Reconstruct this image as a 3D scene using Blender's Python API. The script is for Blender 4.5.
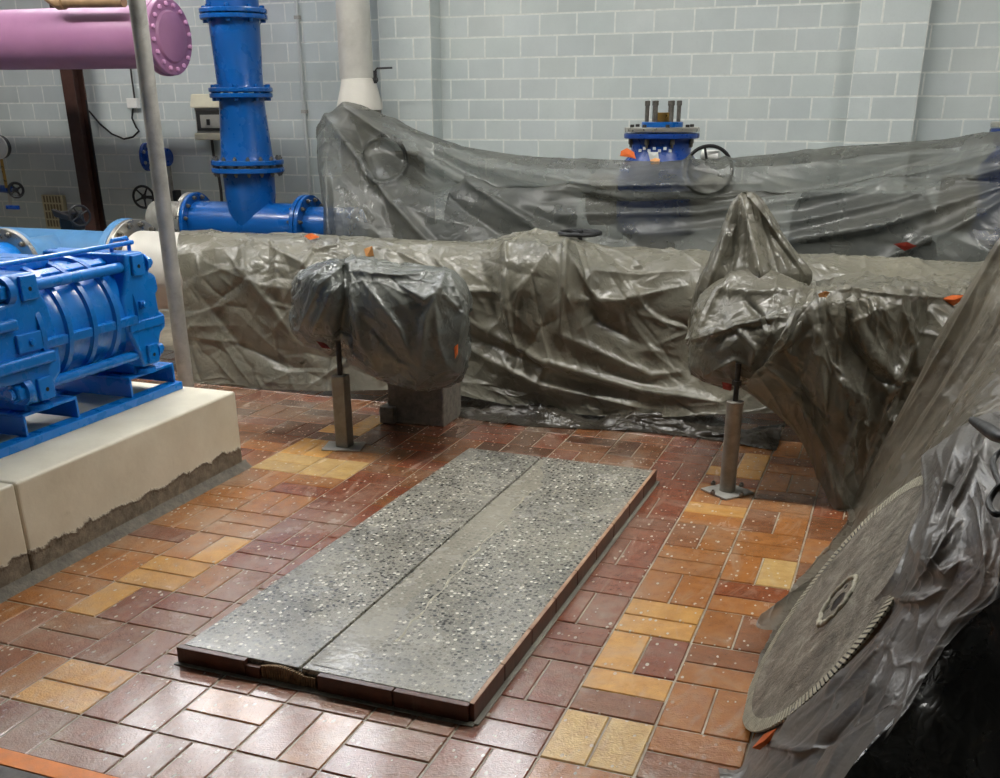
import bpy, math, random
import numpy as np
from mathutils import Vector, Matrix
random.seed(7)
S = bpy.context.scene
COL = S.collection
for o in list(bpy.data.objects):
    bpy.data.objects.remove(o)

# ------------------------------------------------------------------ camera
CAM = np.array([0.6907, -2.1194, 1.5292])
FPX, CX, CY = 1032.04, 494.95, 564.99
PITCH, ROLL, YAW = 0.418402, -0.0056877, -0.3640246
_f = np.array([math.sin(YAW)*math.cos(PITCH), math.cos(YAW)*math.cos(PITCH), -math.sin(PITCH)])
_r0 = np.array([math.cos(YAW), -math.sin(YAW), 0.0])
_u0 = np.cross(_r0, _f)
_r = _r0*math.cos(ROLL) + _u0*math.sin(ROLL)
_u = -_r0*math.sin(ROLL) + _u0*math.cos(ROLL)
cd = bpy.data.cameras.new('camera')
cam = bpy.data.objects.new('camera', cd)
COL.objects.link(cam)
cam.matrix_world = Matrix(((_r[0], _u[0], -_f[0], CAM[0]), (_r[1], _u[1], -_f[1], CAM[1]),
                           (_r[2], _u[2], -_f[2], CAM[2]), (0, 0, 0, 1)))
cd.sensor_width = 36.0
cd.sensor_fit = 'HORIZONTAL'
cd.lens = FPX*36.0/1000.0
cd.shift_x = (500-CX)/1000.0
cd.shift_y = (CY-389)/1000.0
cd.clip_start = 0.02
S.camera = cam

# ------------------------------------------------------------------ world, exposure
w = bpy.data.worlds.new('world')
S.world = w
w.use_nodes = True
w.node_tree.nodes['Background'].inputs[0].default_value = (0.62, 0.66, 0.68, 1)
w.node_tree.nodes['Background'].inputs[1].default_value = 0.3
S.view_settings.view_transform = 'Standard'
S.view_settings.look = 'None'
S.view_settings.gamma = 1.0
S.view_settings.use_curve_mapping = False
S.view_settings.exposure = 1.25
WINDOW = 5.6          # daylight in the high frosted windows of the back wall
LAMP_FRONT = 23.0     # ceiling luminaires


def at(u, v, Y=None, Z=None, X=None):
    """the place on a given plane that the survey reading (u, v) belongs to"""
    d = _r*(u-CX)/FPX - _u*(v-CY)/FPX + _f
    k, val = (1, Y) if Y is not None else ((2, Z) if Z is not None else (0, X))
    return CAM + d*((val-CAM[k])/d[k])


def seen(P):
    d = np.asarray(P, float) - CAM
    z = d @ _f
    return CX + FPX*(d @ _r)/z, CY - FPX*(d @ _u)/z


# ------------------------------------------------------------------ mesh helpers
class MB:
    def __init__(s):
        s.v = []
        s.f = []

    def add(s, vs, fs):
        n = len(s.v)
        s.v += [tuple(float(c) for c in p) for p in vs]
        s.f += [tuple(i+n for i in f) for f in fs]
        return s

    def box(s, x0, x1, y0, y1, z0, z1, rot=None, c=None):
        vs = [np.array((x, y, z), float) for z in (z0, z1) for y in (y0, y1) for x in (x0, x1)]
        if rot is not None:
            c = np.array(c if c is not None else ((x0+x1)/2, (y0+y1)/2, (z0+z1)/2))
            R = np.array(Matrix.Rotation(rot[0], 3, rot[1]))
            vs = [R @ (p-c)+c for p in vs]
        return s.add(vs, [(0, 2, 3, 1), (4, 5, 7, 6), (0, 1, 5, 4), (2, 6, 7, 3), (0, 4, 6, 2), (1, 3, 7, 5)])

    def hexa(s, b, t):
        """b, t: four points each, same winding"""
        n = len(b)
        return s.add(list(b)+list(t), [tuple(range(n))[::-1], tuple(range(n, 2*n))] +
                     [(i, (i+1) % n, n+(i+1) % n, n+i) for i in range(n)])

    def lathe(s, prof, o, axis, n=32, cap=True):
        """prof: (distance along the axis, radius)"""
        a = np.array(axis, float)
        a /= np.linalg.norm(a)
        t = np.array((0, 0, 1.0)) if abs(a[2]) < .9 else np.array((1.0, 0, 0))
        e1 = np.cross(a, t)
        e1 /= np.linalg.norm(e1)
        e2 = np.cross(a, e1)
        o = np.array(o, float)
        vs = []
        for h, r in prof:
            for k in range(n):
                th = 2*math.pi*k/n
                vs.append(o+a*h+(e1*math.cos(th)+e2*math.sin(th))*r)
        fs = []
        m = len(prof)
        for i in range(m-1):
            for k in range(n):
                k2 = (k+1) % n
                fs.append((i*n+k, i*n+k2, (i+1)*n+k2, (i+1)*n+k))
        if cap:
            fs.append(tuple(range(n))[::-1])
            fs.append(tuple((m-1)*n+k for k in range(n)))
        return s.add(vs, fs)

    def rod(s, a, b, r, n=16, r2=None):
        a = np.array(a, float)
        b = np.array(b, float)
        L = np.linalg.norm(b-a)
        return s.lathe([(0, r), (L, r if r2 is None else r2)], a, b-a, n)

    def tube(s, pts, r, n=8, closed=False):
        pts = [np.array(p, float) for p in pts]
        m = len(pts)
        vs = []
        fs = []
        pe = None
        for i, p in enumerate(pts):
            if closed:
                t = pts[(i+1) % m]-pts[i-1]
            else:
                t = pts[min(i+1, m-1)]-pts[max(i-1, 0)]
            t /= np.linalg.norm(t)+1e-12
            if pe is None:
                q = np.array((0, 0, 1.0)) if abs(t[2]) < .9 else np.array((1.0, 0, 0))
            else:
                q = pe
            e1 = q-t*(q @ t)
            e1 /= np.linalg.norm(e1)
            pe = e1
            e2 = np.cross(t, e1)
            rr = r[i] if hasattr(r, '__len__') else r
            for k in range(n):
                th = 2*math.pi*k/n
                vs.append(p+(e1*math.cos(th)+e2*math.sin(th))*rr)
        for i in range(m if closed else m-1):
            j = (i+1) % m
            for k in range(n):
                k2 = (k+1) % n
                fs.append((i*n+k, i*n+k2, j*n+k2, j*n+k))
        if not closed:
            fs.append(tuple(range(n))[::-1])
            fs.append(tuple((m-1)*n+k for k in range(n)))
        return s.add(vs, fs)

    def ring(s, c, axis, R, r, n=36, k=8):
        a = np.array(axis, float)
        a /= np.linalg.norm(a)
        t = np.array((0, 0, 1.0)) if abs(a[2]) < .9 else np.array((1.0, 0, 0))
        e1 = np.cross(a, t)
        e1 /= np.linalg.norm(e1)
        e2 = np.cross(a, e1)
        return s.tube([np.array(c)+(e1*math.cos(2*math.pi*i/n)+e2*math.sin(2*math.pi*i/n))*R for i in range(n)], r, k, True)

    def build(s, name, mat, parent=None, smooth=35, bevel=0.0, seg=2):
        o0 = np.array(parent_loc(parent))
        me = bpy.data.meshes.new(name)
        me.from_pydata([tuple(np.array(p)-o0) for p in s.v], [], s.f)
        me.update()
        me.validate()
        return finish(name, me, mat, parent, smooth, bevel, seg)


def parent_loc(p):
    l = np.zeros(3)
    while p is not None:
        l += np.array(p.location)
        p = p.parent
    return l


def finish(name, me, mat, parent, smooth=35, bevel=0.0, seg=2):
    ob = bpy.data.objects.new(name, me)
    COL.objects.link(ob)
    if mat is not None:
        me.materials.append(mat)
    if parent is not None:
        ob.parent = parent
    if smooth:
        for pl in me.polygons:
            pl.use_smooth = True
        me.set_sharp_from_angle(angle=math.radians(smooth))
    if bevel:
        b = ob.modifiers.new('bevel', 'BEVEL')
        b.width = bevel
        b.segments = seg
        b.limit_method = 'ANGLE'
        b.angle_limit = math.radians(40)
        b.harden_normals = False
    return ob


def tag(o, label=None, cat=None, group=None, kind=None):
    if label:
        o['label'] = label
    if cat:
        o['category'] = cat
    if group:
        o['group'] = group
    if kind:
        o['kind'] = kind
    return o


def thing(name, loc, label, cat, group=None):
    o = bpy.data.objects.new(name, None)
    o.empty_display_size = 0.1
    COL.objects.link(o)
    o.location = tuple(float(c) for c in loc)
    return tag(o, label, cat, group)


def part(name, mesh_ob, parent, loc=(0, 0, 0), rot=None):
    """another copy of a part, sharing its mesh"""
    c = mesh_ob.copy()
    COL.objects.link(c)
    c.name = name
    c.parent = parent
    c.location = loc
    if rot is not None:
        c.rotation_euler = rot
    return c


# ------------------------------------------------------------------ materials
def srgb(r, g, b):
    f = lambda c: c/12.92 if c <= .04045 else ((c+.055)/1.055)**2.4
    return tuple(f(c/255.0) for c in (r, g, b))+(1.0,)


class NT:
    def __init__(s, name):
        s.m = bpy.data.materials.new(name)
        s.m.use_nodes = True
        s.t = s.m.node_tree
        s.p = s.t.nodes['Principled BSDF']
        s.out = s.t.nodes['Material Output']
        s.tc = s.t.nodes.new('ShaderNodeTexCoord')

    def n(s, typ, ins=None, **kw):
        nd = s.t.nodes.new(typ)
        for k, val in kw.items():
            setattr(nd, k, val)
        for k, val in (ins or {}).items():
            s.set(nd.inputs[k], val)
        return nd

    def set(s, sock, val):
        if hasattr(val, 'is_output') or isinstance(val, bpy.types.NodeSocket):
            s.t.links.new(val, sock)
        else:
            sock.default_value = val

    def noise(s, scale, detail=4, rough=.55, vec=None, dist=0.0, out='Fac'):
        nd = s.n('ShaderNodeTexNoise', {'Scale': scale, 'Detail': detail, 'Roughness': rough, 'Distortion': dist})
        s.t.links.new(vec if vec is not None else s.tc.outputs['Object'], nd.inputs['Vector'])
        return nd.outputs[out]

    def voro(s, scale, vec=None, feature='F1', out='Distance', rnd=1.0):
        nd = s.n('ShaderNodeTexVoronoi', {'Scale': scale, 'Randomness': rnd}, feature=feature)
        s.t.links.new(vec if vec is not None else s.tc.outputs['Object'], nd.inputs['Vector'])
        return nd.outputs[out]

    def mapv(s, scale=(1, 1, 1), rot=(0, 0, 0), src='Object'):
        nd = s.n('ShaderNodeMapping')
        nd.inputs['Scale'].default_value = scale
        nd.inputs['Rotation'].default_value = rot
        s.t.links.new(s.tc.outputs[src], nd.inputs['Vector'])
        return nd.outputs[0]

    def world(s, scale=(1, 1, 1)):
        g = s.n('ShaderNodeNewGeometry')
        nd = s.n('ShaderNodeMapping')
        nd.inputs['Scale'].default_value = scale
        s.t.links.new(g.outputs['Position'], nd.inputs['Vector'])
        return nd.outputs[0]

    def ramp(s, fac, stops, interp='LINEAR'):
        nd = s.n('ShaderNodeValToRGB')
        cr = nd.color_ramp
        cr.interpolation = interp
        while len(cr.elements) < len(stops):
            cr.elements.new(0.5)
        for e, (pos, col) in zip(cr.elements, stops):
            e.position = pos
            e.color = col if hasattr(col, '__len__') else (col, col, col, 1)
        s.set(nd.inputs[0], fac)
        return nd.outputs[0]

    def mix(s, fac, a, b, mode='MIX'):
        nd = s.n('ShaderNodeMix', data_type='RGBA', blend_type=mode)
        s.set(nd.inputs[0], fac)
        s.set(nd.inputs[6], a)
        s.set(nd.inputs[7], b)
        return nd.outputs[2]

    def math(s, op, a, b=0.5, clamp=False):
        nd = s.n('ShaderNodeMath', operation=op, use_clamp=clamp)
        s.set(nd.inputs[0], a)
        s.set(nd.inputs[1], b)
        return nd.outputs[0]

    def bump(s, h, strength=.3, dist=.01, normal=None):
        nd = s.n('ShaderNodeBump', {'Strength': strength, 'Distance': dist})
        s.set(nd.inputs['Height'], h)
        if normal is not None:
            s.set(nd.inputs['Normal'], normal)
        return nd.outputs[0]

    def fin(s, color=None, rough=None, metal=None, normal=None, spec=None, coat=None):
        if color is not None:
            s.set(s.p.inputs['Base Color'], color)
        if rough is not None:
            s.set(s.p.inputs['Roughness'], rough)
        if metal is not None:
            s.set(s.p.inputs['Metallic'], metal)
        if normal is not None:
            s.set(s.p.inputs['Normal'], normal)
        if spec is not None:
            s.set(s.p.inputs['Specular IOR Level'], spec)
        if coat is not None:
            s.set(s.p.inputs['Coat Weight'], coat)
        return s.m


M = {}


def paint(name, col, rough=.35, var=.12, metal=0.0, bump=.08, dirt=None, scale=9, dirt_amt=.5, coat=0.0):
    t = NT(name)
    nz = t.noise(scale, 5, .6)
    dark = tuple(c*(1-var*1.6) for c in col[:3])+(1,)
    lite = tuple(min(1, c*(1+var)) for c in col[:3])+(1,)
    c = t.ramp(nz, [(.3, dark), (.7, lite)])
    if dirt is not None:
        d = t.ramp(t.noise(scale*.6, 7, .68, dist=.6), [(.52, 0), (.72, dirt_amt)])
        c = t.mix(d, c, dirt)
    r = t.ramp(t.noise(scale*2.2, 3), [(.3, max(.03, rough-.08)), (.7, min(1, rough+.12))])
    M[name] = t.fin(c, r, metal, t.bump(t.noise(scale*14, 3), bump, .004), coat=coat)
    return M[name]


paint('pump_blue', srgb(10, 120, 208), .27, .05, bump=.12, scale=5, coat=.15)
paint('tee_blue', srgb(8, 84, 158), .28, .10, bump=.10, scale=3, coat=.2)
paint('valve_blue', srgb(20, 62, 138), .3, .15, bump=.1)
paint('pale_blue', srgb(84, 138, 186), .42, .14, dirt=srgb(150, 165, 170), dirt_amt=.4, scale=4)
paint('purple', srgb(160, 112, 146), .42, .08, dirt=srgb(150, 100, 140), dirt_amt=.35, scale=3)
paint('purple_pale', srgb(222, 165, 205), .4, .06)
paint('brown_steel', srgb(66, 42, 34), .5, .2)
paint('brown_pipe', srgb(140, 112, 82), .45, .2)
paint('galvanised', srgb(182, 180, 172), .45, .16, metal=.3, scale=11, dirt=srgb(120, 118, 108), dirt_amt=.6)
paint('galv_dark', srgb(150, 147, 138), .5, .2, metal=.25, scale=14, dirt=srgb(104, 98, 88), dirt_amt=.7)
paint('stainless', srgb(188, 184, 174), .32, .12, metal=.8, scale=8)
paint('white_pipe', srgb(206, 202, 192), .45, .05, dirt=srgb(165, 158, 146), dirt_amt=.35, scale=3)
paint('duct_grey', srgb(190, 188, 180), .42, .10, metal=.25, dirt=srgb(140, 132, 118), dirt_amt=.4, scale=5)
paint('bolt', srgb(120, 116, 108), .4, .2, metal=.7, scale=30)
paint('bolt_dark', srgb(58, 56, 54), .45, .2, metal=.5, scale=30)
paint('black_iron', srgb(26, 26, 28), .42, .2)
paint('black_rubber', srgb(20, 20, 21), .5, .15)
paint('cream_plastic', srgb(222, 216, 190), .4, .05)
paint('grille_cream', srgb(196, 186, 150), .5, .1)
paint('grille_slot', srgb(118, 106, 82), .6, .1)
paint('dark_plastic', srgb(48, 47, 46), .4, .1)
paint('grey_plastic', srgb(160, 158, 150), .4, .1)
paint('white_paint', srgb(228, 228, 222), .45, .04)
paint('conduit', srgb(196, 200, 198), .4, .05)
paint('orange_tape', srgb(240, 118, 52), .5, .12, dirt=srgb(225, 165, 110), dirt_amt=.5, scale=20)
paint('orange_pale', srgb(235, 170, 105), .5, .12, scale=20)
paint('orange_line', srgb(238, 138, 58), .5, .12, dirt=srgb(170, 110, 70), dirt_amt=.6, scale=14)
paint('red_tape', srgb(140, 45, 32), .5, .15)
paint('machine_grey', srgb(58, 66, 70), .45, .12)
paint('brass', srgb(190, 150, 80), .3, .1, metal=.9)
paint('gauge_face', srgb(235, 235, 230), .3, .02)
paint('far_wall_paint', srgb(92, 94, 92), .7, .05)  # unseen walls, kept dark to cut bounced light
paint('ceiling_paint', srgb(112, 113, 111), .7, .03)  # unseen ceiling, darkened for the same weaker bounce
paint('grey_floor', srgb(112, 108, 106), .7, .25, dirt=srgb(70, 66, 66), dirt_amt=.7, scale=16)


def brick_mat(name, obj_color=True):
    t = NT(name)
    base = srgb(192, 200, 198)
    wv = t.world()
    c = t.ramp(t.noise(2.2, 4, vec=wv), [(.3, srgb(184, 192, 191)), (.7, srgb(200, 207, 205))])
    if obj_color:
        oi = t.n('ShaderNodeObjectInfo')
        c = t.mix(1.0, c, oi.outputs['Color'], 'MULTIPLY')
    c = t.mix(t.ramp(t.noise(55, 3, vec=wv), [(.55, 0), (.8, .25)]), c, srgb(170, 178, 176))
    M[name] = t.fin(c, .55, 0, t.bump(t.noise(70, 5, .7, vec=wv), .22, .004))


brick_mat('brick')
brick_mat('brick_plain', False)
t = NT('mortar')
M['mortar'] = t.fin(t.ramp(t.noise(30), [(.3, srgb(205, 209, 204)), (.7, srgb(226, 228, 222))]), .7, 0,
                    t.bump(t.noise(80), .3, .004))


def tile_mat(name, src):
    t = NT(name)
    wv = t.world()
    if src == 'object':
        col = t.n('ShaderNodeObjectInfo').outputs['Color']
    else:
        col = t.n('ShaderNodeVertexColor', layer_name='tint').outputs['Color']
    # flashing of the clinker
    c = t.mix(t.ramp(t.noise(16, 5, .65, vec=wv), [(.30, 0), (.72, .85)]), col, t.mix(1.0, col, (.60, .50, .42, 1), 'MULTIPLY'))
    c = t.mix(t.ramp(t.noise(60, 3, vec=wv), [(.55, 0), (.8, .3)]), c, t.mix(.5, col, srgb(200, 140, 90)))
    # dried cement slurry: smears and splashes
    sm = t.ramp(t.noise(1.9, 7, .62, vec=t.world((1.0, .7, 1)), dist=1.1), [(.46, .02), (.60, .34), (.78, .78)])
    sm = t.math('MULTIPLY', sm, t.ramp(t.noise(22, 5, .65, vec=wv), [(.3, .45), (.65, 1)]))
    st = t.ramp(t.noise(7, 5, .6, vec=t.world((1.0, .28, 1)), dist=2.2), [(.52, 0), (.75, .55)])
    vd = t.voro(52, vec=t.world((1, .6, 1)))
    area = t.ramp(t.noise(1.1, 5, .7, vec=wv), [(.38, 0), (.5, 1)])
    pick = t.n('ShaderNodeSeparateColor', {0: t.voro(52, vec=t.world((1, .6, 1)), out='Color')})
    big = t.math('MULTIPLY', pick.outputs[0], .30)
    sp = t.math('MULTIPLY', t.math('LESS_THAN', vd, big), t.math('MULTIPLY', t.math('GREATER_THAN', pick.outputs[1], .4), area))
    sl = t.math('MAXIMUM', t.math('MAXIMUM', sm, t.math('MULTIPLY', st, .8)), sp)
    c = t.mix(sl, c, srgb(196, 184, 164))
    wet = t.ramp(t.noise(3.2, 4, vec=wv), [(.35, .07), (.65, .24)])
    rr = t.math('ADD', wet, t.math('MULTIPLY', sl, .28))
    nb = t.bump(t.noise(38, 4, .6, vec=wv), .35, .006)
    nb = t.bump(t.noise(150, 3, .6, vec=wv), .6, .003, nb)
    nb = t.bump(sp, .5, .002, nb)
    M[name] = t.fin(c, rr, 0, nb, spec=.6, coat=.6)
    t.p.inputs['Coat Roughness'].default_value = .14


tile_mat('tile', 'object')
tile_mat('tile_stuff', 'attr')
t = NT('grout')
wv = t.world()
M['grout'] = t.fin(t.ramp(t.noise(6, 6, .65, vec=wv), [(.3, srgb(112, 96, 78)), (.5, srgb(160, 148, 128)), (.7, srgb(200, 190, 168))]),
                   t.ramp(t.noise(5, vec=wv), [(.3, .25), (.7, .6)]), 0, t.bump(t.noise(60, vec=wv), .4, .004))

# washed concrete of the low plinth
t = NT('terrazzo')
wv = t.world()
c = t.ramp(t.noise(5, 6, .65, vec=wv), [(.3, srgb(124, 122, 114)), (.7, srgb(164, 160, 148))])
v1 = t.voro(62, vec=wv)
id1 = t.voro(62, vec=wv, out='Color')
sep = t.n('ShaderNodeSeparateColor', {0: id1})
g1 = t.ramp(sep.outputs[0], [(.0, srgb(50, 50, 50)), (.35, srgb(92, 90, 84)), (.6, srgb(128, 124, 112)), (.72, srgb(176, 170, 154)), (.86, srgb(236, 231, 216))], 'CONSTANT')
c = t.mix(t.ramp(v1, [(.36, 1), (.44, 0)]), c, g1)
v2 = t.voro(135, vec=wv)
sep2 = t.n('ShaderNodeSeparateColor', {0: t.voro(135, vec=wv, out='Color')})
g2 = t.ramp(sep2.outputs[1], [(.0, srgb(44, 44, 44)), (.45, srgb(112, 110, 102)), (.9, srgb(214, 210, 198))], 'CONSTANT')
c = t.mix(t.ramp(v2, [(.25, .75), (.4, 0)]), c, g2)
film = t.ramp(t.noise(2.4, 6, .6, vec=wv, dist=.8), [(.5, 0), (.75, .55)])
c = t.mix(film, c, srgb(158, 152, 136))
wave = t.n('ShaderNodeTexWave', {'Scale': 7.0, 'Distortion': 3.0, 'Detail': 3.0}, wave_type='RINGS')
mp = t.n('ShaderNodeMapping')
mp.inputs['Location'].default_value = (.62, -.30, 0)
t.t.links.new(wv, mp.inputs['Vector'])
t.t.links.new(mp.outputs[0], wave.inputs['Vector'])
swirl = t.math('MULTIPLY', t.ramp(wave.outputs[1], [(.86, 0), (.98, .55)]), t.ramp(t.noise(2.0, 3, vec=wv), [(.5, 0), (.62, 1)]))
c = t.mix(t.math('MULTIPLY', swirl, .25), c, srgb(200, 197, 184))
M['terrazzo'] = t.fin(c, t.ramp(t.noise(4, 4, vec=wv), [(.3, .12), (.7, .34)]), 0,
                      t.bump(t.math('ADD', t.math('MULTIPLY', v1, .4), t.noise(30, vec=wv)), .2, .003), spec=.6)
md = M['terrazzo'].copy()
md.name = 'terrazzo_dusty'
for nd in md.node_tree.nodes:
    if nd.type == 'VALTORGB' and abs(nd.color_ramp.elements[1].color[0]-.55) < .01 and abs(nd.color_ramp.elements[0].position-.5) < .01:
        nd.color_ramp.elements[0].color = (.55, .55, .55, 1)
        nd.color_ramp.elements[1].color = (.85, .85, .85, 1)
M['terrazzo_dusty'] = md
t = NT('smoothed_mortar')
wv = t.world((1, .25, 1))
M['smoothed_mortar'] = t.fin(t.ramp(t.noise(22, 7, .7, vec=wv), [(.3, srgb(104, 102, 94)), (.55, srgb(140, 136, 124)), (.75, srgb(186, 180, 162))]),
                             .45, 0, t.bump(t.noise(70, vec=t.world()), .4, .003))
t = NT('edge_tile')
c = t.ramp(t.noise(14, 5, .6, vec=t.world()), [(.3, srgb(62, 34, 24)), (.7, srgb(104, 62, 44))])
c = t.mix(t.ramp(t.noise(9, 6, .7, vec=t.world((1, 1, .2))), [(.55, 0), (.75, .5)]), c, srgb(150, 132, 110))
M['edge_tile'] = t.fin(c, .3, 0, t.bump(t.noise(40), .2, .003), spec=.5)
t = NT('edge_trim')
M['edge_trim'] = t.fin(t.ramp(t.noise(18), [(.3, srgb(150, 104, 76)), (.7, srgb(196, 160, 126))]), .4)
t = NT('ribbed_mortar')
M['ribbed_mortar'] = t.fin(t.ramp(t.noise(60, 4), [(.3, srgb(96, 74, 52)), (.7, srgb(168, 142, 108))]), .8)

# pump plinth: cream paint that stops above a ragged cement band
t = NT('plinth')
wv = t.world()
sx = t.n('ShaderNodeSeparateXYZ', {0: wv})
edge = t.math('ADD', sx.outputs[2], t.math('MULTIPLY', t.math('SUBTRACT', t.noise(9, 6, .7, vec=wv), .5), .10))
pc = t.ramp(t.noise(4, 6, .6, vec=wv), [(.3, srgb(206, 198, 176)), (.7, srgb(226, 220, 200))])
pc = t.mix(t.ramp(t.noise(13, 6, .7, vec=wv), [(.62, 0), (.76, .45)]), pc, srgb(180, 170, 146))
cc = t.ramp(t.noise(24, 7, .7, vec=wv), [(.3, srgb(92, 82, 68)), (.5, srgb(124, 114, 98)), (.7, srgb(152, 142, 122))])
msk = t.ramp(edge, [(.098, 0), (.104, 1)])
lip = t.ramp(edge, [(.088, 0), (.098, 1), (.106, 0)])
c = t.mix(msk, cc, pc)
M['plinth'] = t.fin(c, t.ramp(msk, [(0, .75), (1, .5)]), 0, t.bump(t.math('ADD', t.math('MULTIPLY', lip, 2.5), t.math('MULTIPLY', t.noise(40, 5, .7, vec=wv), t.ramp(msk, [(0, 1.5), (1, .25)]))), .5, .008))

t = NT('concrete_block')
wv = t.world()
M['concrete_block'] = t.fin(t.ramp(t.noise(30, 7, .7, vec=wv), [(.3, srgb(92, 87, 79)), (.7, srgb(140, 133, 121))]), .9, 0,
                            t.bump(t.noise(90, 5, vec=wv), .6, .006))


def film_mat(name, c0, c1, see=.15, trans=.25, rough=.25, slurry=0.0, crinkle=1.0, dust=.2, haze=0.0):
    """polythene dust sheet: glossy, slightly see-through, finely crinkled"""
    t = NT(name)
    wv = t.world()
    warp = t.noise(3.5, 3, vec=wv, out='Color')
    vv = t.n('ShaderNodeMix', data_type='RGBA', blend_type='LINEAR_LIGHT')
    t.set(vv.inputs[0], .12)
    t.set(vv.inputs[6], wv)
    t.set(vv.inputs[7], warp)
    vw = vv.outputs[2]
    col = t.ramp(t.noise(3.2, 5, .6, vec=wv), [(.3, c0), (.7, c1)])
    d = t.ramp(t.noise(5.5, 7, .68, vec=wv, dist=.5), [(.5, 0), (.78, dust)])
    col = t.mix(d, col, srgb(176, 170, 152))
    # sharp creases between nearly flat facets
    fold = lambda sc: t.math('ABSOLUTE', t.math('SUBTRACT', t.noise(sc, 0, .5, vec=vw), .5))
    h = t.math('ADD', t.math('MULTIPLY', fold(7.0), .7), t.math('ADD', t.math('MULTIPLY', fold(17.0), .5), t.math('MULTIPLY', fold(42.0), .25)))
    nb = t.bump(h, .7*crinkle, .045)
    rg = t.ramp(t.noise(7, 4, vec=wv), [(.3, max(.05, rough-.07)), (.7, rough+.16)])
    if slurry:
        s_ = t.ramp(t.noise(4.5, 7, .66, vec=wv, dist=.7), [(.5-.25*slurry, 0), (.62-.2*slurry, slurry)])
        col = t.mix(s_, col, t.ramp(t.noise(20, 6, .7, vec=wv), [(.3, srgb(96, 90, 78)), (.7, srgb(150, 142, 124))]))
        rg = t.math('ADD', rg, t.math('MULTIPLY', s_, .35))
        nb = t.bump(t.noise(30, 6, .7, vec=wv, dist=1.5), .5*slurry, .008, nb)
    t.fin(col, rg, 0, nb, spec=.8)
    tl = t.n('ShaderNodeBsdfTranslucent', {'Color': col, 'Normal': nb})
    m1 = t.n('ShaderNodeMixShader', {0: trans, 1: t.p.outputs[0], 2: tl.outputs[0]})
    if haze:
        rf = t.n('ShaderNodeBsdfRefraction', {'Color': (.85, .86, .83, 1), 'Roughness': .55, 'IOR': 1.2})
        m1 = t.n('ShaderNodeMixShader', {0: haze, 1: m1.outputs[0], 2: rf.outputs[0]})
    tp = t.n('ShaderNodeBsdfTransparent', {'Color': (.86, .86, .83, 1)})
    m2 = t.n('ShaderNodeMixShader', {0: see, 1: m1.outputs[0], 2: tp.outputs[0]})
    t.t.links.new(m2.outputs[0], t.out.inputs['Surface'])
    M[name] = t.m


film_mat('film_back', srgb(96, 99, 96), srgb(124, 125, 118), see=.37, trans=.3, rough=.26, crinkle=.4, dust=.12)
film_mat('film_pipe', srgb(112, 110, 98), srgb(144, 140, 124), see=.12, trans=.2, crinkle=.45)
film_mat('film_left', srgb(92, 97, 94), srgb(122, 124, 117), see=.06, trans=.2, crinkle=.6, dust=.25)
film_mat('film_right', srgb(98, 96, 85), srgb(130, 126, 111), see=.08, trans=.22, crinkle=.5, dust=.3)
film_mat('film_slope', srgb(106, 101, 90), srgb(136, 130, 115), see=.2, trans=.3, crinkle=.4, dust=.25, slurry=.35)
film_mat('film_silver', srgb(106, 103, 100), srgb(134, 130, 125), see=.10, trans=.25, rough=.30, crinkle=.25, dust=.12)
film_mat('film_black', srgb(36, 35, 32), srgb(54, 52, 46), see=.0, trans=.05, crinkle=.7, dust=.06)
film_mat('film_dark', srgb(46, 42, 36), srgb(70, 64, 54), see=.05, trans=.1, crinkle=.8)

# saw blade caked with slurry
t = NT('slurry_steel')
wv = t.mapv()
ang = t.noise(9, 7, .7, vec=wv, dist=1.2)
c = t.ramp(ang, [(.3, srgb(78, 72, 63)), (.5, srgb(126, 119, 106)), (.72, srgb(178, 171, 156))])
c = t.mix(t.ramp(t.noise(3, 5, vec=wv), [(.6, 0), (.75, .6)]), c, srgb(186, 182, 172))
M['slurry_steel'] = t.fin(c, t.ramp(t.noise(5, vec=wv), [(.3, .35), (.7, .75)]), .15,
                          t.bump(t.noise(20, 7, .72, vec=wv, dist=2.2), 1.0, .014))
t = NT('slurry_pale')
M['slurry_pale'] = t.fin(t.ramp(t.noise(40, 6, .7), [(.3, srgb(140, 134, 116)), (.7, srgb(200, 194, 172))]), .6, 0, t.bump(t.noise(60, 5), .5, .004))
t = NT('frosted_daylight')
t.p.inputs['Base Color'].default_value = (.8, .82, .85, 1)
t.p.inputs['Roughness'].default_value = .3
t.p.inputs['Emission Color'].default_value = (.97, .985, 1.0, 1)
t.p.inputs['Emission Strength'].default_value = WINDOW
M['frosted_daylight'] = t.m
t = NT('lamp_diffuser_front')
t.p.inputs['Base Color'].default_value = (.9, .9, .9, 1)
t.p.inputs['Emission Color'].default_value = (1.0, .985, .945, 1)
t.p.inputs['Emission Strength'].default_value = LAMP_FRONT
M['lamp_diffuser_front'] = t.m

# ================================================================== structure
ROOM = dict(x0=-7.2, x1=3.4, y0=-4.2, y1=5.0, z1=5.0)
fl = MB().box(-7.2, 3.4, -4.2, 5.12, -.16, -.004).build('floor', M['grout'], None, 0)
tag(fl, 'wet clinker tile floor in basket weave, red brown and yellow', None, None, 'structure')
wl = MB().box(-7.2, 3.4, 5.0012, 5.12, -.004, 5.0).build('wall_back', M['mortar'], None, 0)
tag(wl, 'pale grey painted brick wall behind the covered pipes', None, None, 'structure')
for nm, b in (('wall_left', (-7.32, -7.2, -4.2, 5.12, -.004, 5.0)), ('wall_right', (3.4, 3.52, -4.2, 5.12, -.004, 5.0)),
              ('wall_front', (-7.2, 3.4, -4.32, -4.2, -.004, 5.0))):
    tag(MB().box(*b).build(nm, M['far_wall_paint'], None, 0), 'dark grey wall out of view, darkened to cut bounced light', None, None, 'structure')
ce = MB().box(-7.32, 3.52, -4.32, 5.12, 5.0, 5.1).build('ceiling', M['ceiling_paint'], None, 0)
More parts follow.
